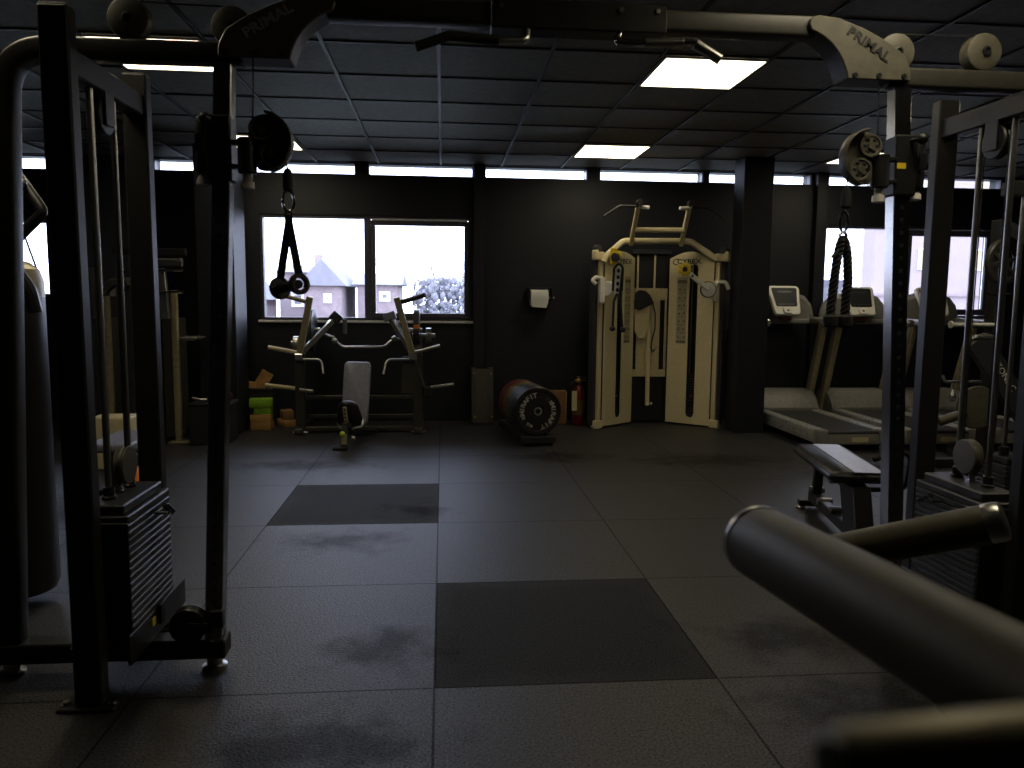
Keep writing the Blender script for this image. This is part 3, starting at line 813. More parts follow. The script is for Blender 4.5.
# ------------------------------------------------------------------ white dual-tower cable station by the back wall
CW = thing('cable_station', 'cream dual tower cable station with pull-up handles standing against the back wall', 'exercise machine', (2.28, 8.25, 0))
def tower(A, B, H0, H1, mid, right):
    """front panel from A (outer, low corner) to B (inner); local axes along panel"""
    A, B = V((*A, 0)), V((*B, 0)); d = (B-A).normalized(); L = (B-A).length
    n = V((d.y, -d.x, 0))
    if n.y > 0: n = -n
    org = A; uu = d
    t = .018
    def P(a, z, o=0): return org+uu*a+n*o+V((0, 0, z))
    # panel with a long slot, built as outline minus slot (two jambs, head and foot)
    s0, s1, sz0, sz1 = mid-.048, mid+.048, .14, 1.71
    def top(a): 
        f_ = a/L
        return H0+(H1-H0)*f_+.085*math.sin(PI*min(1, max(0, f_))) 
    m = MB()
    K = 10
    def pan(a0, a1, zf0, zf1):
        pts = []
        for k in range(K+1): pts.append((a0+(a1-a0)*k/K, zf0(a0+(a1-a0)*k/K)))
        for k in range(K, -1, -1): pts.append((a0+(a1-a0)*k/K, zf1(a0+(a1-a0)*k/K)))
        if uu.cross(V((0, 0, 1))).dot(n) < 0: m.prism(pts, P(0, 0, 0), uu, (0, 0, 1), t, .002)
        else: m.prism(pts, P(0, 0, -t), uu, (0, 0, 1), t, .002)
    lo = lambda a: .02
    pan(0, s0, lo, top); pan(s1, L, lo, top)
    rr = .048
    pan(s0, s1, lambda a: sz1+math.sqrt(max(0, rr*rr-(a-mid)**2)), top)
    pan(s0, s1, lo, lambda a: sz0-math.sqrt(max(0, rr*rr-(a-mid)**2)))
    po = m.build('front_panel', cream, CW)
    # placard with exercise pictures
    q0, q1 = (mid+.070, mid+.175) if not right else (mid+.068, mid+.185)
    zt_, zb = 1.62, .90
    c = MB(); off = .0012
    def slab(mb, a0, a1, z0, z1, o, th=.002):
        ctr = P((a0+a1)/2, (z0+z1)/2, o); mb.box(ctr, (abs(a1-a0), th, z1-z0), rot=Matrix((uu, V((0, 0, 1)).cross(uu), V((0, 0, 1)))).transposed(), bev=.0004)
    slab(c, q0, q1, zb, zt_, off); pk = c.build('exercise_placard', placard, po)
    g_ = MB()
    for k in range(8):
        z = zb+.03+(zt_-zb-.12)*k/7; slab(g_, q0+.004, q1-.004, z, z+.006, off+.0015, .001)
    slab(g_, (q0+q1)/2-.002, (q0+q1)/2+.002, zb+.03, zt_-.09, off+.0015, .001)
    slab(g_, q0+.004, q1-.004, zb+.008, zb+.026, off+.0015, .001); slab(g_, q0+.004, q1-.004, zt_-.07, zt_-.03, off+.0015, .001)
    for k in range(7):
        z = zb+.05+(zt_-zb-.12)*k/7
        for e in (0, 1):
            a = q0+.018+e*(q1-q0)/2; hh = random.uniform(.03, .05)
            slab(g_, a, a+.012, z, z+hh, off+.0015, .001); slab(g_, a+.016, a+.024, z+.008, z+hh*.8, off+.0015, .001)
    g_.build('placard_pictures', ink, pk)
    lg = MB()
    c0 = P(L*.60 if not right else L*.56, top(L*.5)-.105, .0015)
    Mx = Matrix((uu if uu.x > 0 else -uu, V((0, 0, 1)), n)).transposed().to_4x4(); Mx.translation = c0
    lg.text('CYBEX', .072, Mx @ Matrix.Shear('XZ', 4, (0, 0)) @ Matrix.Diagonal((1.25, 1, 1, 1)), .001, bold=.0012)
    sg = 1
    arc = [c0+(uu*sg if uu.x > 0 else -uu)*(-.138+.045*math.cos(R(a)))+V((0, 0, .030*math.sin(R(a))))+n*.001 for a in range(60, 300, 20)]
    lg.rtube(arc, .010, .003, rc=.0008, upv=n)
    lg.build('maker_lettering', darklet, po)
    # body behind: side and back shroud, weight stack, rods
    ux = uu
    b = MB()
    dpt = .15
    b.bar(P(.012, .03, -.10), P(.012, H0-.03, -.10), .018, .16, n, .003)
    b.bar(P(L-.012, .03, -.09), P(L-.012, H1-.03, -.09), .018, .14, n, .003)
    b.bar(P(L/2, .04, -.165), P(L/2, H1-.04, -.165), .010, L-.02, uu, .003)
    b.build('side_shroud', mat_dark, CW)
    for k in range(16):
        z = .10+k*.030; ctr = P(mid, z+.013, -.09); MB().box(ctr, (.16, .10, .026), rot=Matrix((uu, V((0, 0, 1)).cross(uu), V((0, 0, 1)))).transposed(), bev=.003).build('weight_plate', blk, CW)
    for e in (-.05, .05): MB().cyl(P(mid+e, .08, -.09), P(mid+e, 1.76, -.09), .009, 10).build('stack_rod', steel, CW)
    MB().ball(P(mid-.004, .33, -.025), .010, 8).build('selector_pin', brass, CW)
    # outer post
    pm_ = MB(); pm_.bar(P(-.028, .02, -.06), P(-.028, 1.775, -.06), .055, .06, n, .006)
    pp = pm_.build('post', cream, CW)
    ch = MB(); ch.bar(P(-.075, .03, -.10), P(-.075, 1.80, -.10), .045, .08, n, .006); cho = ch.build('cable_channel', mat_dark, CW)
    f_ = MB(); f_.box(P(-.045, .045, -.05), (.10, .09, .085), rot=Matrix((uu, V((0, 0, 1)).cross(uu), V((0, 0, 1)))).transposed(), bev=.006); fo_ = f_.build('foot_bracket', cream, CW)
    MB().cyl(P(-.09, 0, -.05), P(-.09, .03, -.05), .024, 14).build('foot_pad', steel, fo_)
    k_ = MB(); k_.box(P(-.06, 1.825, -.06), (.14, .07, .085), rot=Matrix((uu, V((0, 0, 1)).cross(uu), V((0, 0, 1)))).transposed(), bev=.01)
    ko = k_.build('top_bracket', cream, CW)
    k_ = MB(); k_.box(P(-.125, 1.83, -.045), (.045, .075, .105), rot=Matrix((uu, V((0, 0, 1)).cross(uu), V((0, 0, 1)))).transposed(), bev=.012); k_.build('bracket_cap', cream, ko)
    k_ = MB(); k_.cyl(P(-.08, 1.895, -.03), P(-.08, 1.895, -.09), .042, 16); k_.build('top_pulley', mat_dark, ko)
    return P, n, uu
mat_dark = mat('charcoal_shroud', (.035, .036, .042), .4)
PLf, nL, uL = tower((1.70, 8.06), (2.085, 8.375), 1.775, 1.82, .255, False)
PRf, nR, uR = tower((2.86, 8.055), (2.475, 8.385), 1.79, 1.82, .225, True)
# arch tube, pull-up frame
MB().rtube([(1.665, 8.03, 1.76), (1.70, 8.04, 1.83), (1.885, 8.10, 1.985), (2.60, 8.10, 1.992), (2.79, 8.04, 1.86), (2.87, 8.03, 1.80)], .062, .056, fil=.12, rc=.02, upv=(0, 1, 0)).build('arch_tube', cream, CW)
pu = MB(); pu.rtube([(1.965, 8.10, 1.95), (1.962, 7.80, 2.335)], .052, .046, rc=.015, upv=(1, 0, 0)); po1 = pu.build('pull_up_post', cream, CW)
pu = MB(); pu.rtube([(2.505, 8.10, 1.95), (2.492, 7.80, 2.325)], .052, .046, rc=.015, upv=(1, 0, 0)); po2 = pu.build('pull_up_post', cream, CW)
MB().rtube([(1.965, 7.985, 2.09), (2.50, 7.985, 2.095)], .06, .05, rc=.015).build('cross_tube', cream, CW)
for o, x, s in ((po1, 1.962, -1), (po2, 2.492, 1)):
    MB().cyl((x, 7.825, 2.335), (x, 7.74, 2.345), .032, 16).build('post_cap', blk, o)
    MB().cyl((x, 7.80, 2.300), (x-s*.11, 7.79, 2.295), .020, 14, .004).build('inner_grip', offwhite, o)
    MB().tube([(x, 7.80, 2.308), (x+s*.19, 7.80, 2.308), (x+s*.355, 7.78, 2.20)], .013, fil=.04).build('outer_grip', blkm, o)
# back panel between the towers
bp = MB()
for x0, x1, z0, z1 in ((2.095, 2.475, .52, .60), (2.135, 2.395, .60, 1.37), (2.095, 2.475, 1.37, 1.50), (2.45, 2.475, .60, 1.37), (2.095, 2.10, .60, 1.37)):
    bp.ab(x0, x1, 8.43, 8.45, z0, z1, .003)
bo = bp.build('back_panel', cream2, CW)
MB().ab(2.06, 2.50, 8.47, 8.50, .02, 1.88, .003).build('rear_shroud', blk, CW)
MB().rtube([(2.268, 8.40, .20), (2.262, 8.40, 1.10)], .045, .035, rc=.008, upv=(0, 1, 0)).build('centre_strut', cream, bo)
MB().ball((2.305, 8.37, .225), .016, 8).cyl((2.268, 8.385, .215), (2.268, 8.37, .215), .008, 8).build('strut_pin', offwhite, bo)
for x in (2.135, 2.325): MB().cyl((x, 8.44, 1.46), (x, 8.44, 1.88), .011, 12).build('guide_rod', cream, CW)
MB().ab(2.07, 2.50, 8.40, 8.46, 1.87, 1.92, .006).build('rear_beam', mat_dark, CW)
# pulley arms
def arm(base, tip, name, tipn):
    base, tip = V(base), V(tip); d = (tip-base).normalized()
    a = MB(); a.cyl(base+V((0, .02, 0)), base+V((0, -.025, 0)), .078, 24, .008); a.bar(base+V((0, -.03, 0)), tip+V((0, -.01, 0)), .05, .03, (0, 1, 0), .008)
    ao = a.build('pulley_arm', offwhite, CW)
    MB().ring(base+V((0, -.004, 0)), (0, 1, 0), .086, .072, .026).build('arm_bumper', blk, ao)
    h = MB(); L = (tip-base).length
    for k in range(4): h.ball(base.lerp(tip, .35+.16*k)+V((0, -.03, 0)), .014, 8, (1, .35, 1))
    h.build('arm_holes', blk, ao)
    b = MB()
    for k in range(7):
        an = k*2*PI/7; b.bar(tip+V((0, -.03, 0)), tip+V((.075*math.cos(an), -.03, .075*math.sin(an))), .03, .012, (0, 1, 0), .004)
    b.ring(tip+V((0, -.03, 0)), (0, 1, 0), .058, .030, .02)
    yo = b.build('yellow_swivel', yellow, ao)
    MB().cyl(tip+V((0, -.02, 0)), tip+V((0, -.05, 0)), .026, 14).build('swivel_wheel', blk, yo)
    return ao
aR = arm((2.765, 7.95, 1.485), (2.49, 7.93, 1.69), 'r', 0)
hk = MB(); hk.tube([(2.84, 7.97, 1.47), (2.86, 7.96, 1.565), (2.95, 7.95, 1.565), (2.985, 7.95, 1.49)], .022, fil=.04).bar((2.85, 7.98, 1.36), (2.86, 7.98, 1.58), .05, .05, bev=.01).bar((2.78, 8.0, 1.485), (2.87, 7.99, 1.46), .06, .05, bev=.008)
hk.build('arm_handle', offwhite, aR)
# left arm is seen nearly edge on
a = MB(); a.cyl((1.735, 8.0, 1.485), (1.69, 7.96, 1.485), .078, 24, .008); a.rtube([(1.78, 7.93, 1.44), (1.79, 7.88, 1.72)], .06, .05, rc=.015)
aL = a.build('pulley_arm', offwhite, CW)
MB().tube([(1.742, 7.90, 1.46), (1.742, 7.87, 1.69), (1.79, 7.85, 1.745), (1.835, 7.87, 1.69), (1.835, 7.90, 1.46)], .012, fil=.04).build('arm_bumper', blk, aL)
h = MB()
for k in range(4): h.ball((1.787, 7.895-.012*k, 1.47+.065*k), .017, 8, (1, .5, 1.3))
h.build('arm_holes', blk, aL)
b = MB(); b.bar((1.735, 7.90, 1.725), (1.735, 7.88, 1.90), .055, .05, bev=.01); b.bar((1.735, 7.89, 1.83), (1.82, 7.88, 1.83), .025, .05, bev=.006).bar((1.735, 7.87, 1.86), (1.80, 7.87, 1.85), .02, .03, bev=.004)
yo = b.build('yellow_swivel', yellow, aL); MB().cyl((1.76, 7.86, 1.80), (1.735, 7.84, 1.80), .045, 16).build('swivel_wheel', blk, yo)
hk = MB(); hk.tube([(1.66, 8.0, 1.585), (1.575, 7.98, 1.60), (1.535, 7.97, 1.565), (1.58, 7.97, 1.53)], .020, fil=.03).bar((1.645, 8.0, 1.33), (1.645, 8.0, 1.60), .06, .06, bev=.012).bar((1.65, 8.0, 1.42), (1.70, 8.0, 1.47), .05, .04, bev=.008)
hk.build('arm_handle', offwhite, aL)
# rope hanging from the left arm
rp_ = thing('triceps_rope', 'short black rope with two ball ends hanging on the left tower of the cream station', 'cable rope', (1.78, 7.84, 1.06))
MB().tube([(1.735, 7.84, 1.10), (1.742, 7.84, 1.35), (1.775, 7.845, 1.45), (1.81, 7.84, 1.35), (1.835, 7.84, 1.09)], .013, fil=.03).build('rope_strand', blkm, rp_)
for x, z in ((1.733, 1.075), (1.838, 1.062)): MB().ball((x, 7.84, z), .032, 14, (1, 1, .85)).build('ball_end', blkm, rp_)
# belt / pad hanging in the middle
pd = thing('dip_belt', 'cream pad with a black hood hanging in the middle of the cream cable station', 'belt', (2.17, 8.38, .98))
MB().prism([(-.075, .0), (-.08, -.10), (-.075, -.34), (-.03, -.43), (.04, -.42), (.075, -.33), (.09, -.12), (.07, .0)], (2.175, 8.40, 1.37), (1, 0, 0), (0, 0, 1), .03, .008).build('pad', cream2, pd)
MB().prism([(-.085, -.11), (-.085, .07), (-.04, .10), (.03, .09), (.085, .04), (.13, -.05), (.09, -.06), (.03, -.085), (-.02, -.12)], (2.175, 8.375, 1.38), (1, 0, 0), (0, 0, 1), .04, .012).build('hood', blkm, pd)
MB().tube([(2.29, 8.37, 1.35), (2.325, 8.37, 1.22), (2.325, 8.37, 1.05), (2.30, 8.37, .95), (2.285, 8.37, .84), (2.31, 8.37, .80), (2.33, 8.37, .83)], .008, fil=.06).build('strap', mat_dark, pd)
MB().ball((2.345, 8.365, .85), .015, 8).ring((2.30, 8.37, .81), (0, 1, 0), .022, .014, .01).build('hook', steel, pd)

# ------------------------------------------------------------------ plate-loaded chest press under the window
CP = thing('chest_press_machine', 'plate loaded chest press with splayed champagne lever arms under the left window', 'exercise machine', (-.84, 8.0, 0))
def cpx(x): return -.84+(x+.84)
fr = MB()
for x0, x1 in ((-1.485, -1.39), (-.305, -.21)):
    fr.ab(x0, x1, 7.90, 8.02, .06, .80, .006)
    fr.bar(((x0+x1)/2, 7.96, .78), ((x0+x1)/2, 8.30, .98), .08, .07, bev=.006)
fr.ab(-1.49, -.20, 7.94, 8.0, .335, .375, .005).ab(-1.49, -.20, 8.06, 8.12, .125, .16, .005).ab(-1.52, -.18, 7.90, 8.02, .012, .06, .005)
for x in (-1.44, -.255): fr.ab(x-.04, x+.04, 7.75, 8.45, .012, .06, .005)
fo = fr.build('base_frame', paint2, CP)
for x in (-1.44, -.255):
    MB().ab(x-.075, x+.075, 7.885, 8.03, 0, .014, .003).build('foot_plate', steel, fo)
gsh = MB(); gsh.prism([(0, .40), (.13, .40), (.13, .78), (.02, .78)], (-.43, 7.93, 0), (1, 0, 0), (0, 0, 1), .03, .004); gsh.build('side_guard', paint2, fo)
for sgn, xb, xt, hb_, ht in ((-1, -1.43, -1.30, None, None), (1, -.30, -.46, None, None)):
    lv = MB(); lv.bar((xb, 7.86, .78), (xt, 7.80, 1.375), .062, .055, (0, 1, 0), .006)
    lo = lv.build('lever_arm', tan, CP)
    if sgn < 0:
        MB().cyl((-1.315, 7.83, 1.315), (-1.55, 7.70, 1.385), .021, 14, .004).build('hand_grip', tan, lo)
        k = MB().cyl((-1.41, 7.86, .81), (-1.72, 7.80, .875), .021, 14, .004).build('plate_peg', cream2, lo)
        MB().tube([(-1.435, 7.85, .752), (-1.21, 7.84, .752), (-1.185, 7.78, .615)], .013, fil=.07).build('lower_grip', steel, lo)
        k = MB().ab(-1.47, -1.39, 7.82, 7.90, .74, .81, .008).build('pivot_block', silver, lo)
        w_ = MB(); w_.bar((-1.425, 7.89, .80), (-1.10, 8.02, 1.145), .065, .055, (0, 0, 1), .006); wo_ = w_.build('weight_arm', silver, CP)
        MB().box((-1.085, 8.02, 1.165), (.11, .08, .10), rot=Euler((0, R(42), 0)), bev=.01).build('arm_end_cap', blk, wo_)
        MB().tube([(-1.10, 8.02, .93), (-1.02, 8.0, .865), (-.60, 8.0, .868), (-.50, 8.03, .955)], .015, fil=.08).build('link_rod', steel, CP)
        MB().ab(-1.02, -.975, 8.03, 8.05, 1.0, 1.15, .004).build('tag', silver, wo_)
        MB().cyl((-1.22, 8.02, 1.0), (-1.10, 8.0, .965), .012, 10).ball((-1.10, 8.0, .93), .03, 10).build('link_joint', steel, wo_)
        MB().cyl((-1.44, 7.96, .44), (-1.77, 7.85, .495), .021, 14, .004).build('storage_peg', cream2, fo)
        MB().cyl((-1.44, 7.90, .44), (-1.30, 7.88, .425), .018, 12, .004).build('storage_peg', steel, fo)
    else:
        MB().cyl((-.44, 7.83, 1.32), (-.175, 7.72, 1.40), .025, 14, .004).build('hand_grip', blk, lo)
        MB().cyl((-.33, 7.86, .81), (-.03, 7.80, .895), .018, 14, .004).build('plate_peg', steel, lo)
        MB().tube([(-.31, 7.85, .752), (-.565, 7.84, .752), (-.595, 7.78, .612)], .013, fil=.07).build('lower_grip', steel, lo)
        MB().ab(-.345, -.26, 7.82, 7.90, .745, .815, .008).build('pivot_block', silver, lo)
        w_ = MB(); w_.bar((-.30, 7.89, .80), (-.53, 8.02, 1.16), .065, .055, (0, 0, 1), .006); wo_ = w_.build('weight_arm', silver, CP)
        MB().box((-.545, 8.02, 1.18), (.13, .08, .085), rot=Euler((0, R(-18), 0)), bev=.01).build('arm_end_cap', bvinyl, wo_)
        MB().ball((-.50, 8.0, .955), .03, 10).cyl((-.50, 8.0, .955), (-.42, 8.0, .95), .012, 10).build('link_joint', steel, wo_)
        MB().cyl((-.255, 7.96, .44), (.11, 7.86, .50), .018, 14, .004).build('storage_peg', steel, fo)
        MB().bar((-.29, 7.86, .78), (-.17, 7.86, .43), .016, .02, (0, 1, 0), .003).build('stay_rod', steel, fo)
        MB().box((-.16, 7.88, .42), (.10, .08, .12), bev=.02).build('stay_bracket', paint, fo)
def wplate(x, y, z, r, th, m, label, grp, band=None, stripe=False):
    o = thing('weight_plate', label, 'weight plate', (x, y, z), group=grp)
    b = MB().lathe((x-th/2, y, z), (1, 0, 0), [(.026, .004), (r*.55, .004), (r*.6, 0), (r*.98, 0), (r, .006), (r, th-.006), (r*.98, th), (r*.6, th), (r*.55, th-.004), (.026, th-.004)], 40).build('disc', m, o)
    if band: MB().ring((x, y, z), (1, 0, 0), r+.001, r-.004, th*.5).build('edge_band', band, b)
    MB().ring((x, y, z), (1, 0, 0), .034, .0255, th+.004).build('bore_ring', steel, b)
    return o
grp = 'plates hung on the chest press'
wplate(-1.37, 8.25, 1.03, .225, .065, iron, 'large grey weight plate behind the left lever arm of the chest press', grp)
wplate(-1.50, 8.10, .90, .07, .05, steel, 'small bright weight plate left of the left lever arm of the chest press', grp)
mk = wplate(-.275, 8.25, 1.03, .225, .062, iron, 'large grey weight plate with an orange mark behind the right lever arm', grp, band=None)
MB().ab(-.303, -.247, 8.022, 8.030, 1.055, 1.095, .002).build('orange_mark', orange, mk)
wplate(-.15, 8.15, .98, .08, .05, steel, 'small bright weight plate right of the right lever arm of the chest press', grp)
for x0, x1, y, z in ((-1.55, -1.30, 8.10, .90), (-1.45, -1.28, 8.25, 1.03), (-.32, -.08, 8.15, .98), (-.36, -.22, 8.25, 1.03)):
    MB().cyl((x0, y, z), (x1, y, z), .023, 12).build('storage_peg', steel, fo)

# adjustable bench in front of the press
AB = thing('adjustable_bench', 'blue grey adjustable bench with a raised backrest in front of the chest press', 'bench', (-.86, 7.3, 0))
def pad(name, a, b, wa, wb, th, m, parent, rnd=.06, up=None):
    """upholstered pad along a->b, width tapers wa->wb, with rounded corners"""
    a, b = V(a), V(b); d = (b-a).normalized(); L = (b-a).length; x = V((1, 0, 0)); x = (x-d*x.dot(d)).normalized(); n = x.cross(d)
    pts = []
    for t0, w, s0 in ((0, wa, 1), (L, wb, -1)):
        for k in range(5):
            an = R(180+90*k/4) if s0 > 0 else R(0+90*k/4)
            cx_ = (-(w/2-rnd)) if s0 > 0 else (w/2-rnd); cy_ = rnd if s0 > 0 else L-rnd
            pts.append((cx_+rnd*math.cos(an), cy_+rnd*math.sin(an)))
        for k in range(5):
            an = R(270+90*k/4) if s0 > 0 else R(90+90*k/4)
            cx_ = (w/2-rnd) if s0 > 0 else -(w/2-rnd); cy_ = rnd if s0 > 0 else L-rnd
            pts.append((cx_+rnd*math.cos(an), cy_+rnd*math.sin(an)))
    mb = MB(); mb.prism(pts, a-n*th/2, x, d, th, th*.30)
    return mb.build(name, m, parent, 50)
bk = pad('backrest', (-.845, 7.42, .16), (-.835, 7.72, .735), .255, .26, .065, bvinyl, AB, .045)
s_ = pad('seat', (-.85, 7.16, .19), (-.865, 7.05, .435), .235, .19, .06, vinyl, AB, .08)
MB().rtube([(-.955, 7.16, .26), (-.965, 7.13, .19), (-.85, 7.13, .17), (-.735, 7.13, .19), (-.745, 7.16, .26)], .02, .02, fil=.03, rc=.006).build('seat_rim', steel, s_)
ld = MB(); ld.bar((-.87, 7.02, .24), (-.885, 7.0, .39), .035, .03, (0, 1, 0), .005)
lo = ld.build('ladder', tan, AB)
h = MB()
for k in range(4): h.ball((-.873-.003*k, 7.0-.003*k, .26+.034*k), .009, 8, (1, .5, 1))
h.build('ladder_notches', blk, lo)
MB().ball((-.905, 6.99, .145), .026, 14).build('lime_knob', lime, AB)
fr = MB(); fr.bar((-.895, 7.0, .02), (-.885, 7.06, .24), .055, .05, (0, 1, 0), .005).bar((-.86, 7.06, .20), (-.84, 7.80, .16), .06, .06, bev=.005).bar((-.87, 7.06, .18), (-.86, 7.20, .30), .05, .05, bev=.005)
fr.bar((-.845, 7.75, .02), (-.845, 7.78, .18), .06, .05, (0, 1, 0), .005).bar((-.84, 7.70, .17), (-.835, 7.72, .60), .05, .04, (0, 1, 0), .005).ab(-1.02, -.67, 7.74, 7.80, .015, .06, .005)
fr.build('frame', paint, AB)
MB().bar((-.893, 6.985, .05), (-.888, 6.995, .145), .05, .012, (0, 1, 0), .003).build('champagne_post', tan, AB)
MB().ab(-.99, -.86, 6.95, 7.05, 0, .03, .008).build('front_foot', blkm, AB)
MB().cyl((-.83, 7.05, .10), (-.80, 7.05, .10), .022, 12).build('adjust_pin', steel, AB)

# leaning black board with four bolts
bd = thing('leaning_board', 'black board with two rails and four bright bolts leaning on the back wall', 'board', (.44, 8.420, 0))
k = MB(); k.bar((.43, 8.375, .01), (.425, 8.475, .60), .20, .022, (0, -1, 0), .004); bo = k.build('panel', paint2, bd)
k = MB(); k.bar((.335, 8.380, .02), (.33, 8.480, .62), .045, .03, (0, -1, 0), .004); k.build('rail', paint2, bd)
k = MB(); k.bar((.525, 8.375, .0), (.52, 8.475, .62), .055, .035, (0, -1, 0), .004); k.build('rail', paint2, bd)
for x, y, z in ((.335, 8.445, .55), (.525, 8.445, .55), (.345, 8.368, .085), (.535, 8.365, .085)): MB().cyl((x, y+.012, z), (x, y-.008, z), .012, 10).build('bolt', brass if z < .2 else steel, bd)
# ------------------------------------------------------------------ bumper plates on a low wheeled rack
rk = thing('plate_rack', 'low black rack on the floor holding a row of bumper plates', 'plate rack', (.85, 7.6, 0))
A_, B_ = V((.885, 7.12, .325)), V((.755, 8.12, .325)); dr = (B_-A_).normalized(); px_ = V((dr.y, -dr.x, 0))
k = MB()
for e in (-1, 1): k.bar(A_+px_*e*.13+V((0, 0, -.25))-dr*.02, B_+px_*e*.13+V((0, 0, -.25)), .05, .04, bev=.004)
k.bar(A_-px_*.17+V((0, 0, -.262))-dr*.02, A_+px_*.17+V((0, 0, -.262))-dr*.02, .05, .06, bev=.004).bar(B_-px_*.17+V((0, 0, -.262)), B_+px_*.17+V((0, 0, -.262)), .05, .06, bev=.004)
ro_ = k.build('rack_frame', paint, rk)
for e in (-1, 1):
    for q in (A_, B_):
        c = q+px_*e*.13; c.z = .032
        MB().cyl(c-px_*.012, c+px_*.012, .030, 16).build('castor', blkm, rk)
specs = [(.075, blk, 'front black bumper plate with pale curved lettering on the low rack'), (.075, blk, 'second black bumper plate, just behind the lettered one'), (.085, blue, 'slate blue bumper plate third from the front of the low rack'),
         (.085, blue, 'slate blue bumper plate fourth from the front of the low rack'), (.09, yelr, 'nearer dull yellow bumper plate near the middle of the low rack'), (.09, yelr, 'farther dull yellow bumper plate towards the back of the low rack'), (.10, redp, 'nearer dark red bumper plate at the back of the low rack'), (.10, redp, 'rearmost dark red bumper plate, touching the wall end of the rack')]
pos = 0
for k_, (th, m, lab) in enumerate(specs):
    c = A_+dr*pos; r = .2275
    o = thing('bumper_plate', lab, 'weight plate', tuple(c), group='bumper plates on the low rack')
    d = MB().lathe(c, dr, [(.027, .006), (.06, .006), (.065, .0), (r*.56, .0), (r*.60, .008), (r*.80, .008), (r*.84, 0), (r*.97, 0), (r, .008), (r, th-.008), (r*.97, th), (.027, th-.002)], 56).build('disc', m, o)
    MB().ring(c+dr*.01, dr, .040, .0255, .026, 24).build('hub_ring', steel, d)
    if k_ == 0:
        t = MB(); vx = px_*(1 if px_.x > 0 else -1); nz = -dr
        Bm = Matrix((vx, V((0, 0, 1)), nz)).transposed().to_4x4()
        def arc(txt, a0, a1, rr, size):
            for i, chh in enumerate(txt):
                a = R(a0+(a1-a0)*i/(len(txt)-1))
                Mx = Bm.copy(); Mx.translation = c+vx*rr*math.cos(a)+V((0, 0, rr*math.sin(a)))-dr*(-.006)
                t.text(chh, size, Mx @ Matrix.Rotation(a-PI/2, 4, 'Z') @ Matrix.Diagonal((1.15, 1, 1, 1)), .002, bold=.0012)
        arc('MIRAFIT', 187, 101, .150, .066); arc('MIRAFIT', 20, -72, .150, .066)
        arc('KG', 245, 233, .150, .04)
        # small emblem before each word: a slanted bar pair
        for a in (203, 32):
            aa = R(a)
            for q in (-.008, .010):
                ctr = c+vx*(.150+q)*math.cos(aa)+V((0, 0, (.150+q)*math.sin(aa)))+dr*.006
                MB().bar(ctr+vx*.016*math.sin(aa)-V((0, 0, .016*math.cos(aa))), ctr-vx*.016*math.sin(aa)+V((0, 0, .016*math.cos(aa))), .012, .004, nz, .0005).build('emblem_bar', letter, d)
        t.build('pale_lettering', letter, d)
        MB().bar(c+vx*.075+V((0, 0, .125))+dr*.006, c+vx*.115+V((0, 0, .105))+dr*.006, .03, .004, nz, .001).build('weight_mark', iron, d)
    pos += th+.006
# rails the plates rest on sit just under them
# cardboard box + extinguisher
cb_ = thing('cardboard_box', 'flat brown cardboard box leaning behind the bumper plates', 'box', (1.27, 8.42, 0))
MB().box((1.26, 8.42, .185), (.19, .10, .365), bev=.004).build('carton', card, cb_)
MB().ab(1.345, 1.357, 8.364, 8.372, .02, .36, .001).build('folded_edge', cork, cb_)
ex = thing('fire_extinguisher', 'dark red fire extinguisher with a brass valve on the floor between plates and cable station', 'fire extinguisher', (1.475, 8.30, 0))
MB().lathe((1.475, 8.30, 0), (0, 0, 1), [(.060, .0), (.068, .008), (.068, .34), (.064, .375), (.048, .41), (.026, .43), (.022, .44), (.022, .47)], 28).build('cylinder', red, ex)
v = MB().cyl((1.475, 8.30, .465), (1.475, 8.30, .505), .022, 14).cyl((1.475, 8.30, .485), (1.43, 8.27, .49), .012, 10).build('valve', brass, ex)
MB().bar((1.45, 8.30, .535), (1.56, 8.30, .515), .018, .006, bev=.002).bar((1.45, 8.30, .51), (1.555, 8.30, .485), .018, .006, bev=.002).build('lever', steel, v)
MB().ring((1.475, 8.28, .500), (0, 1, 0), .020, .014, .006).build('pull_pin', brass, v)
MB().tube([(1.43, 8.27, .49), (1.38, 8.26, .46), (1.385, 8.25, .30), (1.40, 8.24, .17)], .009, fil=.05).build('hose', blkm, ex)
MB().ab(1.39, 1.445, 8.215, 8.222, .17, .385, .002).build('label_card', cream2, ex)
MB().ring((1.475, 8.30, .20), (0, 0, 1), .070, .067, .16).build('label_band', yelr, ex)

# paper roll holder on wall
ph = thing('paper_roll_holder', 'white paper roll on a black holder fixed to the back wall', 'dispenser', (1.05, 8.63, 1.38))
MB().ab(.93, 1.20, 8.60, 8.63, 1.44, 1.50, .004).ab(.93, .945, 8.44, 8.62, 1.36, 1.49, .004).ab(1.185, 1.20, 8.44, 8.62, 1.36, 1.49, .004).build('bracket', blk, ph)
rl = MB().lathe((.955, 8.52, 1.385), (1, 0, 0), [(.02, 0), (.085, .001), (.087, .004), (.087, .191), (.085, .194), (.02, .195)], 32).build('paper_roll', paper, ph)
MB().cyl((.945, 8.52, 1.385), (1.225, 8.52, 1.385), .010, 10).build('spindle', steel, ph)
MB().prism([(0, 0), (.193, 0), (.175, -.11), (.01, -.10)], (.956, 8.435, 1.385), (1, 0, 0), (0, 0, 1), .002, 0).build('loose_sheet', paper, rl)

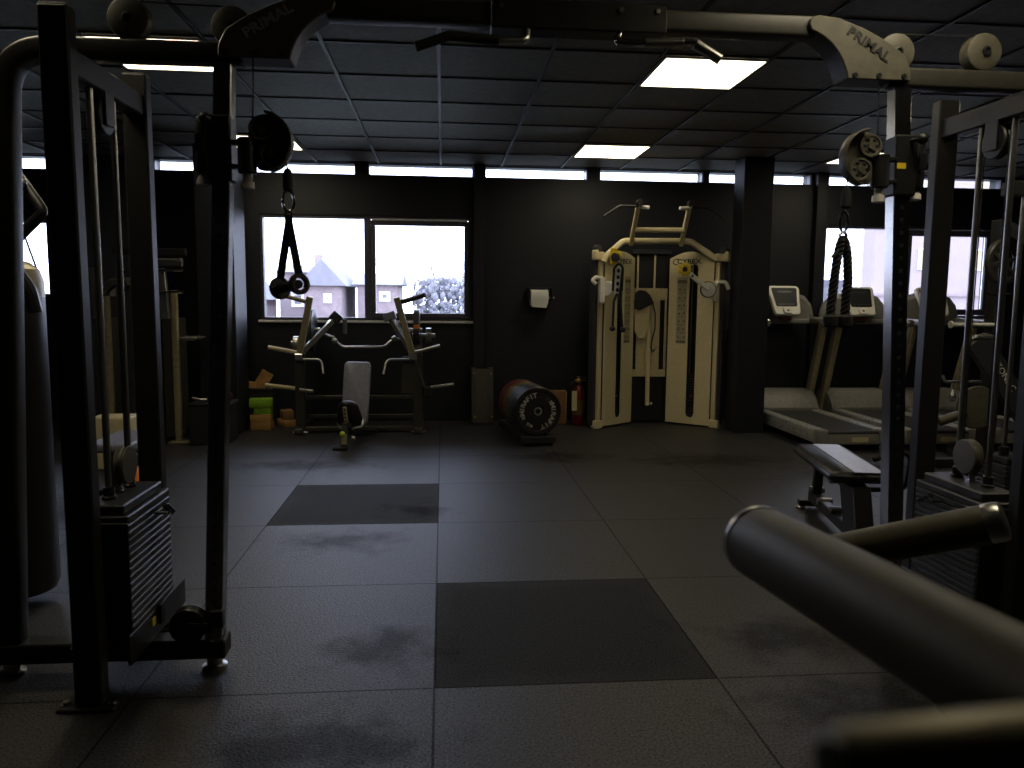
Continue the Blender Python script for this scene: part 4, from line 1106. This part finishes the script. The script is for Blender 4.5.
# foam blocks by the left end of the press
def block(lab, m, x0, x1, y0, y1, z0, z1, rz, name='yoga_block', grp='foam blocks stacked left of the press', cat='block'):
    c = ((x0+x1)/2, (y0+y1)/2, z0)
    b = MB(); b.box((c[0], c[1], (z0+z1)/2), (x1-x0, y1-y0, z1-z0), bev=.008, seg=2, rot=Euler((0, 0, R(rz))))
    return solo(name, b, m, lab, cat, c, grp)
block('tan cork block at the bottom of the stack left of the press', cork, -1.97, -1.76, 8.06, 8.20, 0, .085, -4)
block('second tan cork block, just under the green blocks', cork, -1.975, -1.765, 8.055, 8.195, .0855, .165, 2)
block('smaller lime green block between the cork blocks and the top block', green, -1.94, -1.765, 8.07, 8.18, .1655, .235, 0)
block('lime green block on top of the stack left of the press', green, -1.985, -1.755, 8.05, 8.19, .2355, .325, 9)
block('thin tan cork block leaning out behind the stack by the press', cork, -1.735, -1.60, 8.25, 8.45, .0, .075, 35)
block('dark tan cork block lying on the thin one behind the stack', card, -1.72, -1.60, 8.26, 8.44, .0755, .17, 20)
# black bin with scraps behind
bn = thing('black_crate', 'black crate of wood scraps between the left pillar and the foam blocks', 'crate', (-1.97, 8.45, 0))
k = MB()
k.ab(-2.09, -1.80, 8.33, 8.345, 0, .40, .004).ab(-2.09, -1.80, 8.555, 8.57, 0, .40, .004).ab(-2.09, -2.075, 8.345, 8.555, 0, .40, .004).ab(-1.815, -1.80, 8.345, 8.555, 0, .40, .004).ab(-2.075, -1.815, 8.345, 8.555, 0, .015, .002)
k.build('crate_body', blkm, bn)
MB().ab(-2.10, -1.79, 8.32, 8.33, .375, .405, .003).build('rim', blk, bn)
def scrap(lab, m, c, d, rot, name='wood_offcut', cat='wood'):
    b = MB(); b.box(c, d, rot=Euler(tuple(R(a) for a in rot)), bev=.004); return solo(name, b, m, lab, cat, c, 'scraps sticking out of the black crate')
scrap('tilted raw wood offcut sticking highest out of the black crate', wood, (-1.93, 8.47, .47), (.13, .05, .22), (0, 32, 10))
scrap('pale wood offcut lying low at the left rim of the black crate', cork, (-2.03, 8.40, .435), (.09, .05, .07), (0, 12, 20))
scrap('short red brown offcut at the right rim of the black crate', card, (-1.84, 8.39, .40), (.035, .04, .09), (0, -10, 0))
# black bin left of the pillar with red handled things
b2 = thing('black_storage_bin', 'black storage bin with red handled gear on top, before the left pillar', 'bin', (-2.15, 7.45, 0))
b2k = MB(); b2k.ab(-2.335, -1.98, 7.28, 7.62, 0, .36, .012); b2k.build('bin_body', blkm, b2)
MB().ab(-2.345, -1.97, 7.27, 7.63, .36, .385, .006).build('lid', blk, b2)
b3 = thing('hand_gripper', 'grey and red hand gripper lying on the black storage bin', 'gripper', (-2.22, 7.40, .386))
MB().tube([(-2.32, 7.36, .43), (-2.24, 7.36, .41), (-2.17, 7.40, .40)], .013, fil=.03).build('handle', steel, b3); MB().cyl((-2.20, 7.39, .407), (-2.13, 7.42, .425), .020, 12, .006).build('red_handle', redp, b3)
b4 = solo('red_ball', MB().ball((-2.02, 7.45, .431), .045, 16), redp, 'small dark red ball on the right end of the black storage bin', 'ball', (-2.02, 7.45, .386))

# ------------------------------------------------------------------ left cable/dip machine with champagne posts
lm = thing('dip_machine', 'champagne posted dip machine with curved grey handles behind the left weight tower', 'exercise machine', (-2.75, 7.45, 0))
for x, zt in ((-2.46, 1.42), (-3.06, 1.36)):
    p_ = MB(); p_.rtube([(x-.01, 7.42, 0), (x, 7.40, zt)], .055, .06, rc=.012, upv=(0, 1, 0)); po_ = p_.build('post', tan, lm)
    MB().ab(x-.09, x+.09, 7.36, 7.48, 0, .015, .003).build('foot_plate', tan, po_)
    s_ = MB(); s_.ab(x-.13, x-.03, 7.43, 7.80, .05, 1.16, .006); s_.build('weight_shroud', paint2, lm)
    s_ = MB(); s_.bar((x-.10, 7.46, 1.15), (x-.14, 7.50, 1.62), .075, .06, (0, 1, 0), .006); s_.build('handle_post', silver, lm)
h_ = MB().rtube([(-2.74, 7.46, 1.55), (-2.63, 7.42, 1.675), (-2.40, 7.40, 1.675)], .07, .05, fil=.08, rc=.015, upv=(0, 1, 0)).build('handle', silver, lm)
MB().cyl((-2.40, 7.40, 1.675), (-2.375, 7.40, 1.675), .042, 18).build('handle_cap', silver, h_)
MB().rtube([(-3.09, 7.44, 1.415), (-2.98, 7.40, 1.50), (-2.86, 7.40, 1.50)], .07, .11, fil=.08, rc=.02, upv=(0, 1, 0)).build('handle', silver, lm)
for x0, z in ((-2.62, 1.60), (-2.62, 1.405), (-2.95, 1.60), (-2.95, 1.405)): MB().cyl((x0, 7.38, z), (x0+.26, 7.37, z), .012, 10).build('grip_rod', chrome, lm)
MB().ab(-2.42, -2.26, 7.36, 7.62, .96, .995, .012).build('step_pad', silver, lm)
MB().ab(-3.10, -2.42, 7.70, 7.78, .05, .12, .006).ab(-3.12, -2.45, 7.72, 7.79, 1.75, 1.82, .006).ab(-2.82, -2.74, 7.72, 7.80, .05, 1.82, .006).build('rear_frame', paint, lm)
sw_ = thing('light_switch', 'small pale switch on the wall left of the dip machine', 'switch', (-3.25, 8.56, 1.35))
MB().ab(-3.50, -3.44, 8.555, 8.569, 1.36, 1.48, .003).build('switch_plate', offwhite, sw_)
sw_['_off'] = [0, 0, 0]
# things on the floor seen through the left weight tower
bb = thing('flat_bench', 'lilac grey flat bench seen low through the left weight tower', 'bench', (-2.25, 5.6, 0))
MB().box((-2.26, 5.66, .34), (.30, .62, .06), bev=.02, seg=3).build('bench_pad', bvinyl, bb)
MB().ab(-2.30, -2.22, 5.40, 5.95, .24, .31, .005).ab(-2.30, -2.22, 5.42, 5.48, 0, .25, .005).ab(-2.30, -2.22, 5.86, 5.92, 0, .25, .005).ab(-2.42, -2.10, 5.42, 5.48, 0, .04, .005).ab(-2.42, -2.10, 5.86, 5.92, 0, .04, .005).build('bench_frame', paint, bb)
yb = solo('plyometric_box', MB().box((-2.60, 6.35, .21), (.30, .22, .42), bev=.012), cream, 'pale yellow box behind the lilac bench, seen through the left weight tower', 'box', (-2.60, 6.35, 0))
kb = thing('kettlebell', 'orange kettlebell beside the lilac bench, seen through the left weight tower', 'kettlebell', (-2.075, 5.30, 0))
MB().ball((-2.075, 5.30, .118), .11, 20, (1, 1, 1.06)).build('bell', orange, kb); MB().tube([(-2.145, 5.30, .19), (-2.135, 5.30, .31), (-2.015, 5.30, .31), (-2.005, 5.30, .19)], .016, fil=.05).build('handle', blk, kb)
# heavy bag
hb = thing('punch_bag', 'long black punch bag with a pale cap hanging behind the left outer frame', 'punch bag', (-1.91, 3.55, .04))
MB().lathe((-1.91, 3.55, .04), (0, 0, 1), [(.10, 0), (.155, .012), (.17, .05), (.17, 1.32)], 36).build('bag_body', vinyl, hb)
MB().lathe((-1.91, 3.55, 1.36), (0, 0, 1), [(.171, 0), (.170, .07), (.155, .12), (.12, .15), (.05, .17)], 36).build('bag_cap', tan, hb)
for a in (20, 110, 200, 290):
    q = V((-1.91+.15*math.cos(R(a)), 3.55+.15*math.sin(R(a)), 1.46)); MB().bar(q, (-1.91, 3.55, 2.02), .03, .006, bev=.001).build('hanging_strap', blkm, hb)
MB().ring((-1.91, 3.55, 2.03), (1, 0, 0), .035, .022, .016).build('swivel_ring', steel, hb)
ch = MB()
for k in range(13): ch.tube([V((-1.91, 3.55, 2.075+.058*k))+V(((.014*math.sin(t) if k % 2 else 0), (0 if k % 2 else .014*math.sin(t)), .036*math.cos(t))) for t in [2*PI*i/12 for i in range(12)]], .005, seg=6, closed=True)
ch.build('chain', steel, hb)
MB().tube([(-2.02, 3.36, 1.50), (-1.90, 3.36, 1.555), (-1.76, 3.36, 1.50), (-1.70, 3.38, 1.40), (-1.69, 3.40, 1.30)], .028, fil=.14, seg=10).build('carry_handle', mat_dark, hb)
MB().ab(-2.01, -1.81, 3.45, 3.65, 2.785, 2.803, .004).build('ceiling_mount', paint, hb)
MB().tube([(-1.79, 3.43, 1.575), (-1.635, 3.40, 1.71), (-1.715, 3.42, 1.82), (-1.86, 3.52, 1.97)], .022, fil=.03).build('swing_bracket', blk, hb)
MB().ball((-1.705, 3.385, 1.825), .018, 10).build('bracket_bolt', steel, hb)

# ------------------------------------------------------------------ treadmills
def treadmill():
    t = thing('treadmill', 'x', 'treadmill', (0, 0, 0), local=True)
    W = .70
    b = MB(); b.ab(-.245, .245, .03, 1.50, .172, .189, .004); b.build('running_belt', belt, t)
    d = MB(); d.ab(-.30, .30, .05, 1.45, .075, .168, .01); d.build('deck', tmgrey, t)
    for s in (-1, 1):
        r_ = MB(); r_.ab(s*.30-.055, s*.30+.055, .07, 1.45, .07, .203, .018, 3)
        r_.build('side_rail', tmsilver, t)
        e = MB(); e.ab(s*.30-.058, s*.30+.058, -.0, .08, .06, .206, .02, 3); e.build('rail_end_cap', tmgrey, t)
    rb = MB().ab(-.25, .25, .0, .06, .065, .165, .012, 2).build('rear_cover', tmgrey, t)
    MB().ab(-.02, .14, -.0025, .002, .09, .135, .001).build('warning_label', cream2, rb)
    MB().cyl((-.245, .03, .165), (.245, .03, .165), .026, 14).build('rear_roller', blk, t)
    h = MB(); h.prism([(1.34, .08), (1.34, .22), (1.42, .33), (1.50, .385), (1.72, .395), (1.82, .33), (1.84, .08)], (-.355, 0, 0), (0, 1, 0), (0, 0, 1), .71, .03); h.build('motor_hood', tmgrey, t)
    for s in (-1, 1):
        f = MB(); f.rtube([(s*.345, 1.66, .10), (s*.345, 1.63, .26), (s*.345, 1.36, 1.15)], .10, .07, rc=.02, upv=(1, 0, 0), fil=.15)
        fo_ = f.build('upright', tan, t)
        f = MB(); f.bar((s*.345-.012, 1.582, .31), (s*.345-.012, 1.332, 1.13), .045, .012, (0, -1, .4), .003); f.build('upright_inlay', silver, fo_)
    for s in (-1, 1): MB().lathe((s*.20, 1.7, .055), (1, 0, 0), [(.05, -.03), (.055, -.02), (.055, .02), (.05, .03)], 16).build('wheel', blkm, t)
    for s in (-1, 1): MB().ab(s*.28-.03, s*.28+.03, .10, .18, 0, .08, .008).build('rear_foot', blkm, t)
    # console head: shoulders, handlebar, display
    c = MB(); pts = [(-.38, 1.13), (.38, 1.13), (.395, 1.22), (.36, 1.34), (.28, 1.43), (.14, 1.475), (-.14, 1.475), (-.28, 1.43), (-.36, 1.34), (-.395, 1.22)]
    c.prism(pts, (0, 1.78, 0), (1, 0, 0), (0, 0, 1), .12, .045); co = c.build('console_body', tmgrey, t)
    c = MB(); c.rtube([(-.36, 1.72, 1.165), (-.36, 1.18, 1.145)], .07, .08, rc=.025).rtube([(.36, 1.72, 1.165), (.36, 1.18, 1.145)], .07, .08, rc=.025); c.rtube([(-.36, 1.68, 1.15), (.36, 1.68, 1.15)], .06, .06, rc=.02)
    c.build('handrail', tmgrey, t)
    for s in (-1, 1): MB().lathe((s*.36, 1.18, 1.145), (0, -1, 0), [(.036, 0), (.036, .012), (.026, .02)], 20).build('rail_tip', silver, t)
    # tilted display
    Dm = Matrix.Translation(V((0, 1.58, 1.375))) @ Matrix.Rotation(R(-28), 4, 'X') @ Matrix.Rotation(R(90), 4, 'X')
    def dpr(mb, pts, z0, th, bev):
        x = Dm.to_3x3() @ V((1, 0, 0)); y = Dm.to_3x3() @ V((0, 1, 0)); n = Dm.to_3x3() @ V((0, 0, 1))
        mb.prism(pts, Dm.translation+n*z0, x, y, th, bev); return mb
    def rrect(w0, w1, h, r):
        o = []
        for cx_, cy_, a0 in ((w1/2-r, h/2-r, 0), (-w1/2+r, h/2-r, 90), (-w0/2+r, -h/2+r, 180), (w0/2-r, -h/2+r, 270)):
            for k in range(6): o.append((cx_+r*math.cos(R(a0+18*k)), cy_+r*math.sin(R(a0+18*k))))
        return o
    dh = dpr(MB(), rrect(.30, .36, .36, .045), -.03, .05, .01).build('display_head', offwhite, t)
    dpr(MB(), [(a, b+.035) for a, b in rrect(.24, .29, .23, .02)], .020, .004, .001).build('display', screenm, dh)
    for i in range(5): dpr(MB(), [(a-.08+.04*i, b-.055) for a, b in rrect(.03, .03, .022, .006)], .024, .004, .001).build('display_key', iron, dh)
    dpr(MB(), [(a, b+.10) for a, b in rrect(.16, .16, .02, .004)], .024, .002, .0005).build('display_bar', iron, dh)
    s_ = dpr(MB(), [(a, b-.135) for a, b in rrect(.10, .11, .07, .02)], .02, .016, .005).build('stop_plate', offwhite, dh)
    dpr(MB(), [(a, b-.135) for a, b in rrect(.022, .022, .022, .006)], .036, .003, .001).build('stop_key', blk, s_)
    MB().box((0, 1.56, 1.185), (.13, .08, .04), bev=.012).build('red_stop_bar', redp, t)
    return t
labs = ['silver grey treadmill nearest the right pillar, its whole deck in view', 'second treadmill from the right pillar, partly behind the hanging rope', 'third treadmill, mostly hidden behind the right weight tower']
t0 = treadmill()
for i, lab in enumerate(labs):
    t = t0 if i == 0 else dup(t0)
    t.location = (3.755+.86*i, 6.70, 0); t['label'] = lab; t['group'] = 'row of treadmills facing the right window'

# ------------------------------------------------------------------ dark bench in front of the treadmills
ww = thing('workout_bench', 'black padded bench with a glossy flat seat in front of the nearest treadmill', 'bench', (2.36, 4.4, 0), R(-11.5), local=True)
k = MB(); pr = [(-.17, -.035), (.17, -.035), (.17, .0), (.10, .03), (-.10, .03), (-.17, .0)]
k.prism([(-.15, -.47), (.15, -.47), (.165, -.43), (.165, .33), (.12, .40), (-.12, .40), (-.165, .33), (-.165, -.43)], (0, 0, .385), (1, 0, 0), (0, 1, 0), .06, .022)
pdo = k.build('seat_pad', vinyl, ww, 50)
MB().ab(-.035, .125, -.46, .385, .4445, .4495, .003).build('seat_sheen_strip', sheen_v, pdo)  # window reflection on the black pad, painted as a paler strip
k = MB(); k.bar((0, .45, .09), (0, -.50, .09), .06, .07, bev=.006).bar((0, .37, .07), (0, .33, .37), .055, .05, (0, 1, 0), .006).bar((0, .30, .335), (0, -.38, .335), .05, .06, bev=.006)
k.ab(-.09, .09, .42, .48, .02, .06, .006).ab(-.22, .22, -.54, -.48, .02, .06, .006).bar((0, -.45, .06), (0, -.30, .33), .055, .05, (0, 1, 0), .006)
fo = k.build('bench_frame', paint, ww)
for x, y in ((-.075, .45), (.075, .45), (-.21, -.51), (.21, -.51)): MB().lathe((x, y, 0), (0, 0, 1), [(.03, 0), (.03, .012), (.02, .022)], 16).build('foot', steel, fo)
for y, z in ((.335, .33), (.36, .15), (-.05, .31), (-.10, .14), (.18, .12)): MB().cyl((-.045, y, z), (.045, y, z), .022, 14).build('pivot_bolt', steel, fo)
k = MB(); k.prism([(-.28, .02), (-.06, .02), (.10, .37), (-.14, .37)], (-.05, -.34, 0), (0, 1, 0), (0, 0, 1), .10, .006); k.build('side_plate', blk, fo)
MB().cyl((.045, -.50, .53), (.20, -.47, .575), .014, 12).build('handle', blkm, ww)
MB().tube([(.06, -.38, .335), (.24, -.44, .36), (.25, -.46, .55), (.19, -.472, .572)], .013, fil=.05).build('handle_stem', blk, ww)

# ------------------------------------------------------------------ machines in the right background
rm = thing('pulley_machine', 'black lettered arm machine with a round cam seen between the right guide rods', 'exercise machine', (4.45, 5.95, 0))
fr = MB(); fr.ab(4.52, 4.62, 6.02, 6.14, 0, 2.05, .006).ab(4.10, 5.0, 6.02, 6.12, 0, .07, .006).ab(4.52, 4.62, 5.5, 6.5, 0, .07, .006).bar((4.20, 6.06, 1.19), (4.62, 6.06, 1.19), .05, .05, bev=.005).bar((4.57, 6.08, 2.02), (4.57, 5.60, 1.80), .08, .08, bev=.006)
fo = fr.build('frame', paint, rm)
cm = MB().ring((4.50, 5.94, 1.70), (.25, -1, 0), .185, .135, .05, 40).build('round_cam', paint2, rm)
k = MB()
for a in range(3): k.bar((4.50-.14*math.cos(R(60*a+15)), 5.94, 1.70-.14*math.sin(R(60*a+15))), (4.50+.14*math.cos(R(60*a+15)), 5.94, 1.70+.14*math.sin(R(60*a+15))), .03, .02, (0, 1, 0), .003)
k.build('cam_spokes', paint2, cm)
MB().cyl((4.12, 5.98, 1.195), (4.50, 5.98, 1.195), .015, 12).cyl((4.115, 5.98, 1.195), (4.13, 5.98, 1.195), .03, 12).build('white_rail', offwhite, rm)
MB().cyl((4.40, 5.95, 1.44), (4.60, 5.95, 1.445), .012, 10).build('chrome_rail', chrome, rm)
k = MB(); k.bar((4.30, 5.92, 1.08), (4.80, 5.88, .40), .19, .06, (0, -1, 0), .008); ao = k.build('lettered_arm', mat_dark, rm)
an = math.atan2(.40-1.08, .50); t = MB(); t.text("S'ZONE C TM", .075, XZ(4.565, 5.865, .745, an), .002); t.build('white_lettering', offwhite, ao)
MB().tube([(4.25, 5.93, 1.02), (4.27, 5.90, 1.10), (4.42, 5.90, 1.10), (4.47, 5.93, 1.06)], .022, fil=.04).build('grey_grip', silver, rm)
MB().cyl((4.04, 5.93, .40), (4.25, 5.90, .48), .038, 16, .006).build('roller_pad', foam, rm)
MB().lathe((4.36, 5.95, .52), (0, -1, 0), [(.05, 0), (.17, .005), (.18, .02), (.17, .035), (.05, .04)], 32).build('low_cam', gusp, rm)
MB().tube([(4.07, 5.96, .78), (4.08, 5.95, .73), (4.40, 5.95, .73)], .012, fil=.03).build('hook_bar', silver, rm)
dh = thing('hanging_handle', 'grey teardrop handle hanging on a hook bar behind the right weight tower', 'cable handle', (4.145, 5.93, .58))
MB().tube([(4.145, 5.93, .735), (4.147, 5.93, .67)], .006).lathe((4.147, 5.93, .67), (0, 0, -1), [(.008, 0), (.022, .04), (.030, .075), (.022, .10), (.008, .105)], 16).build('handle_body', silver, dh)
dh['_off'] = [0, 0, 0]
# second selectorised stack at far right
rs_ = thing('weight_stack_machine', 'black weight stack machine at the right edge behind the right weight tower', 'exercise machine', (3.36, 4.25, 0))
for k_ in range(13): MB().ab(3.24, 3.52, 4.12, 4.36, .06+k_*.029, .06+k_*.029+.026, .003).build('weight_plate', iron, rs_)
MB().ab(3.26, 3.50, 4.14, 4.34, .44, .475, .004).build('head_plate', iron, rs_)
for x in (3.31, 3.45): MB().cyl((x, 4.24, .05), (x, 4.24, 2.0), .013, 14).build('guide_rod', steel, rs_); MB().cyl((x, 4.24, .475), (x, 4.24, .53), .028, 12).build('guide_bush', blk, rs_)
MB().ab(3.18, 3.58, 4.16, 4.32, 0, .055, .006).ab(3.54, 3.62, 4.20, 4.28, 0, 2.06, .006).ab(3.20, 3.62, 4.19, 4.29, 1.98, 2.06, .006).build('frame', paint, rs_)
# wall pull chain beside the middle pilaster
SC.view_settings.view_transform = 'Standard'
SC.view_settings.look = 'None'
SC.view_settings.exposure = .3
SC.view_settings.gamma = 1
SC.view_settings.use_curve_mapping = False
SC.cycles.max_bounces = 8
SC.cycles.diffuse_bounces = 4
SC.cycles.glossy_bounces = 4
SC.cycles.transparent_max_bounces = 12
SC.cycles.caustics_reflective = False
SC.cycles.caustics_refractive = False
SC.cycles.sample_clamp_indirect = 6
SC.cycles.use_denoising = True
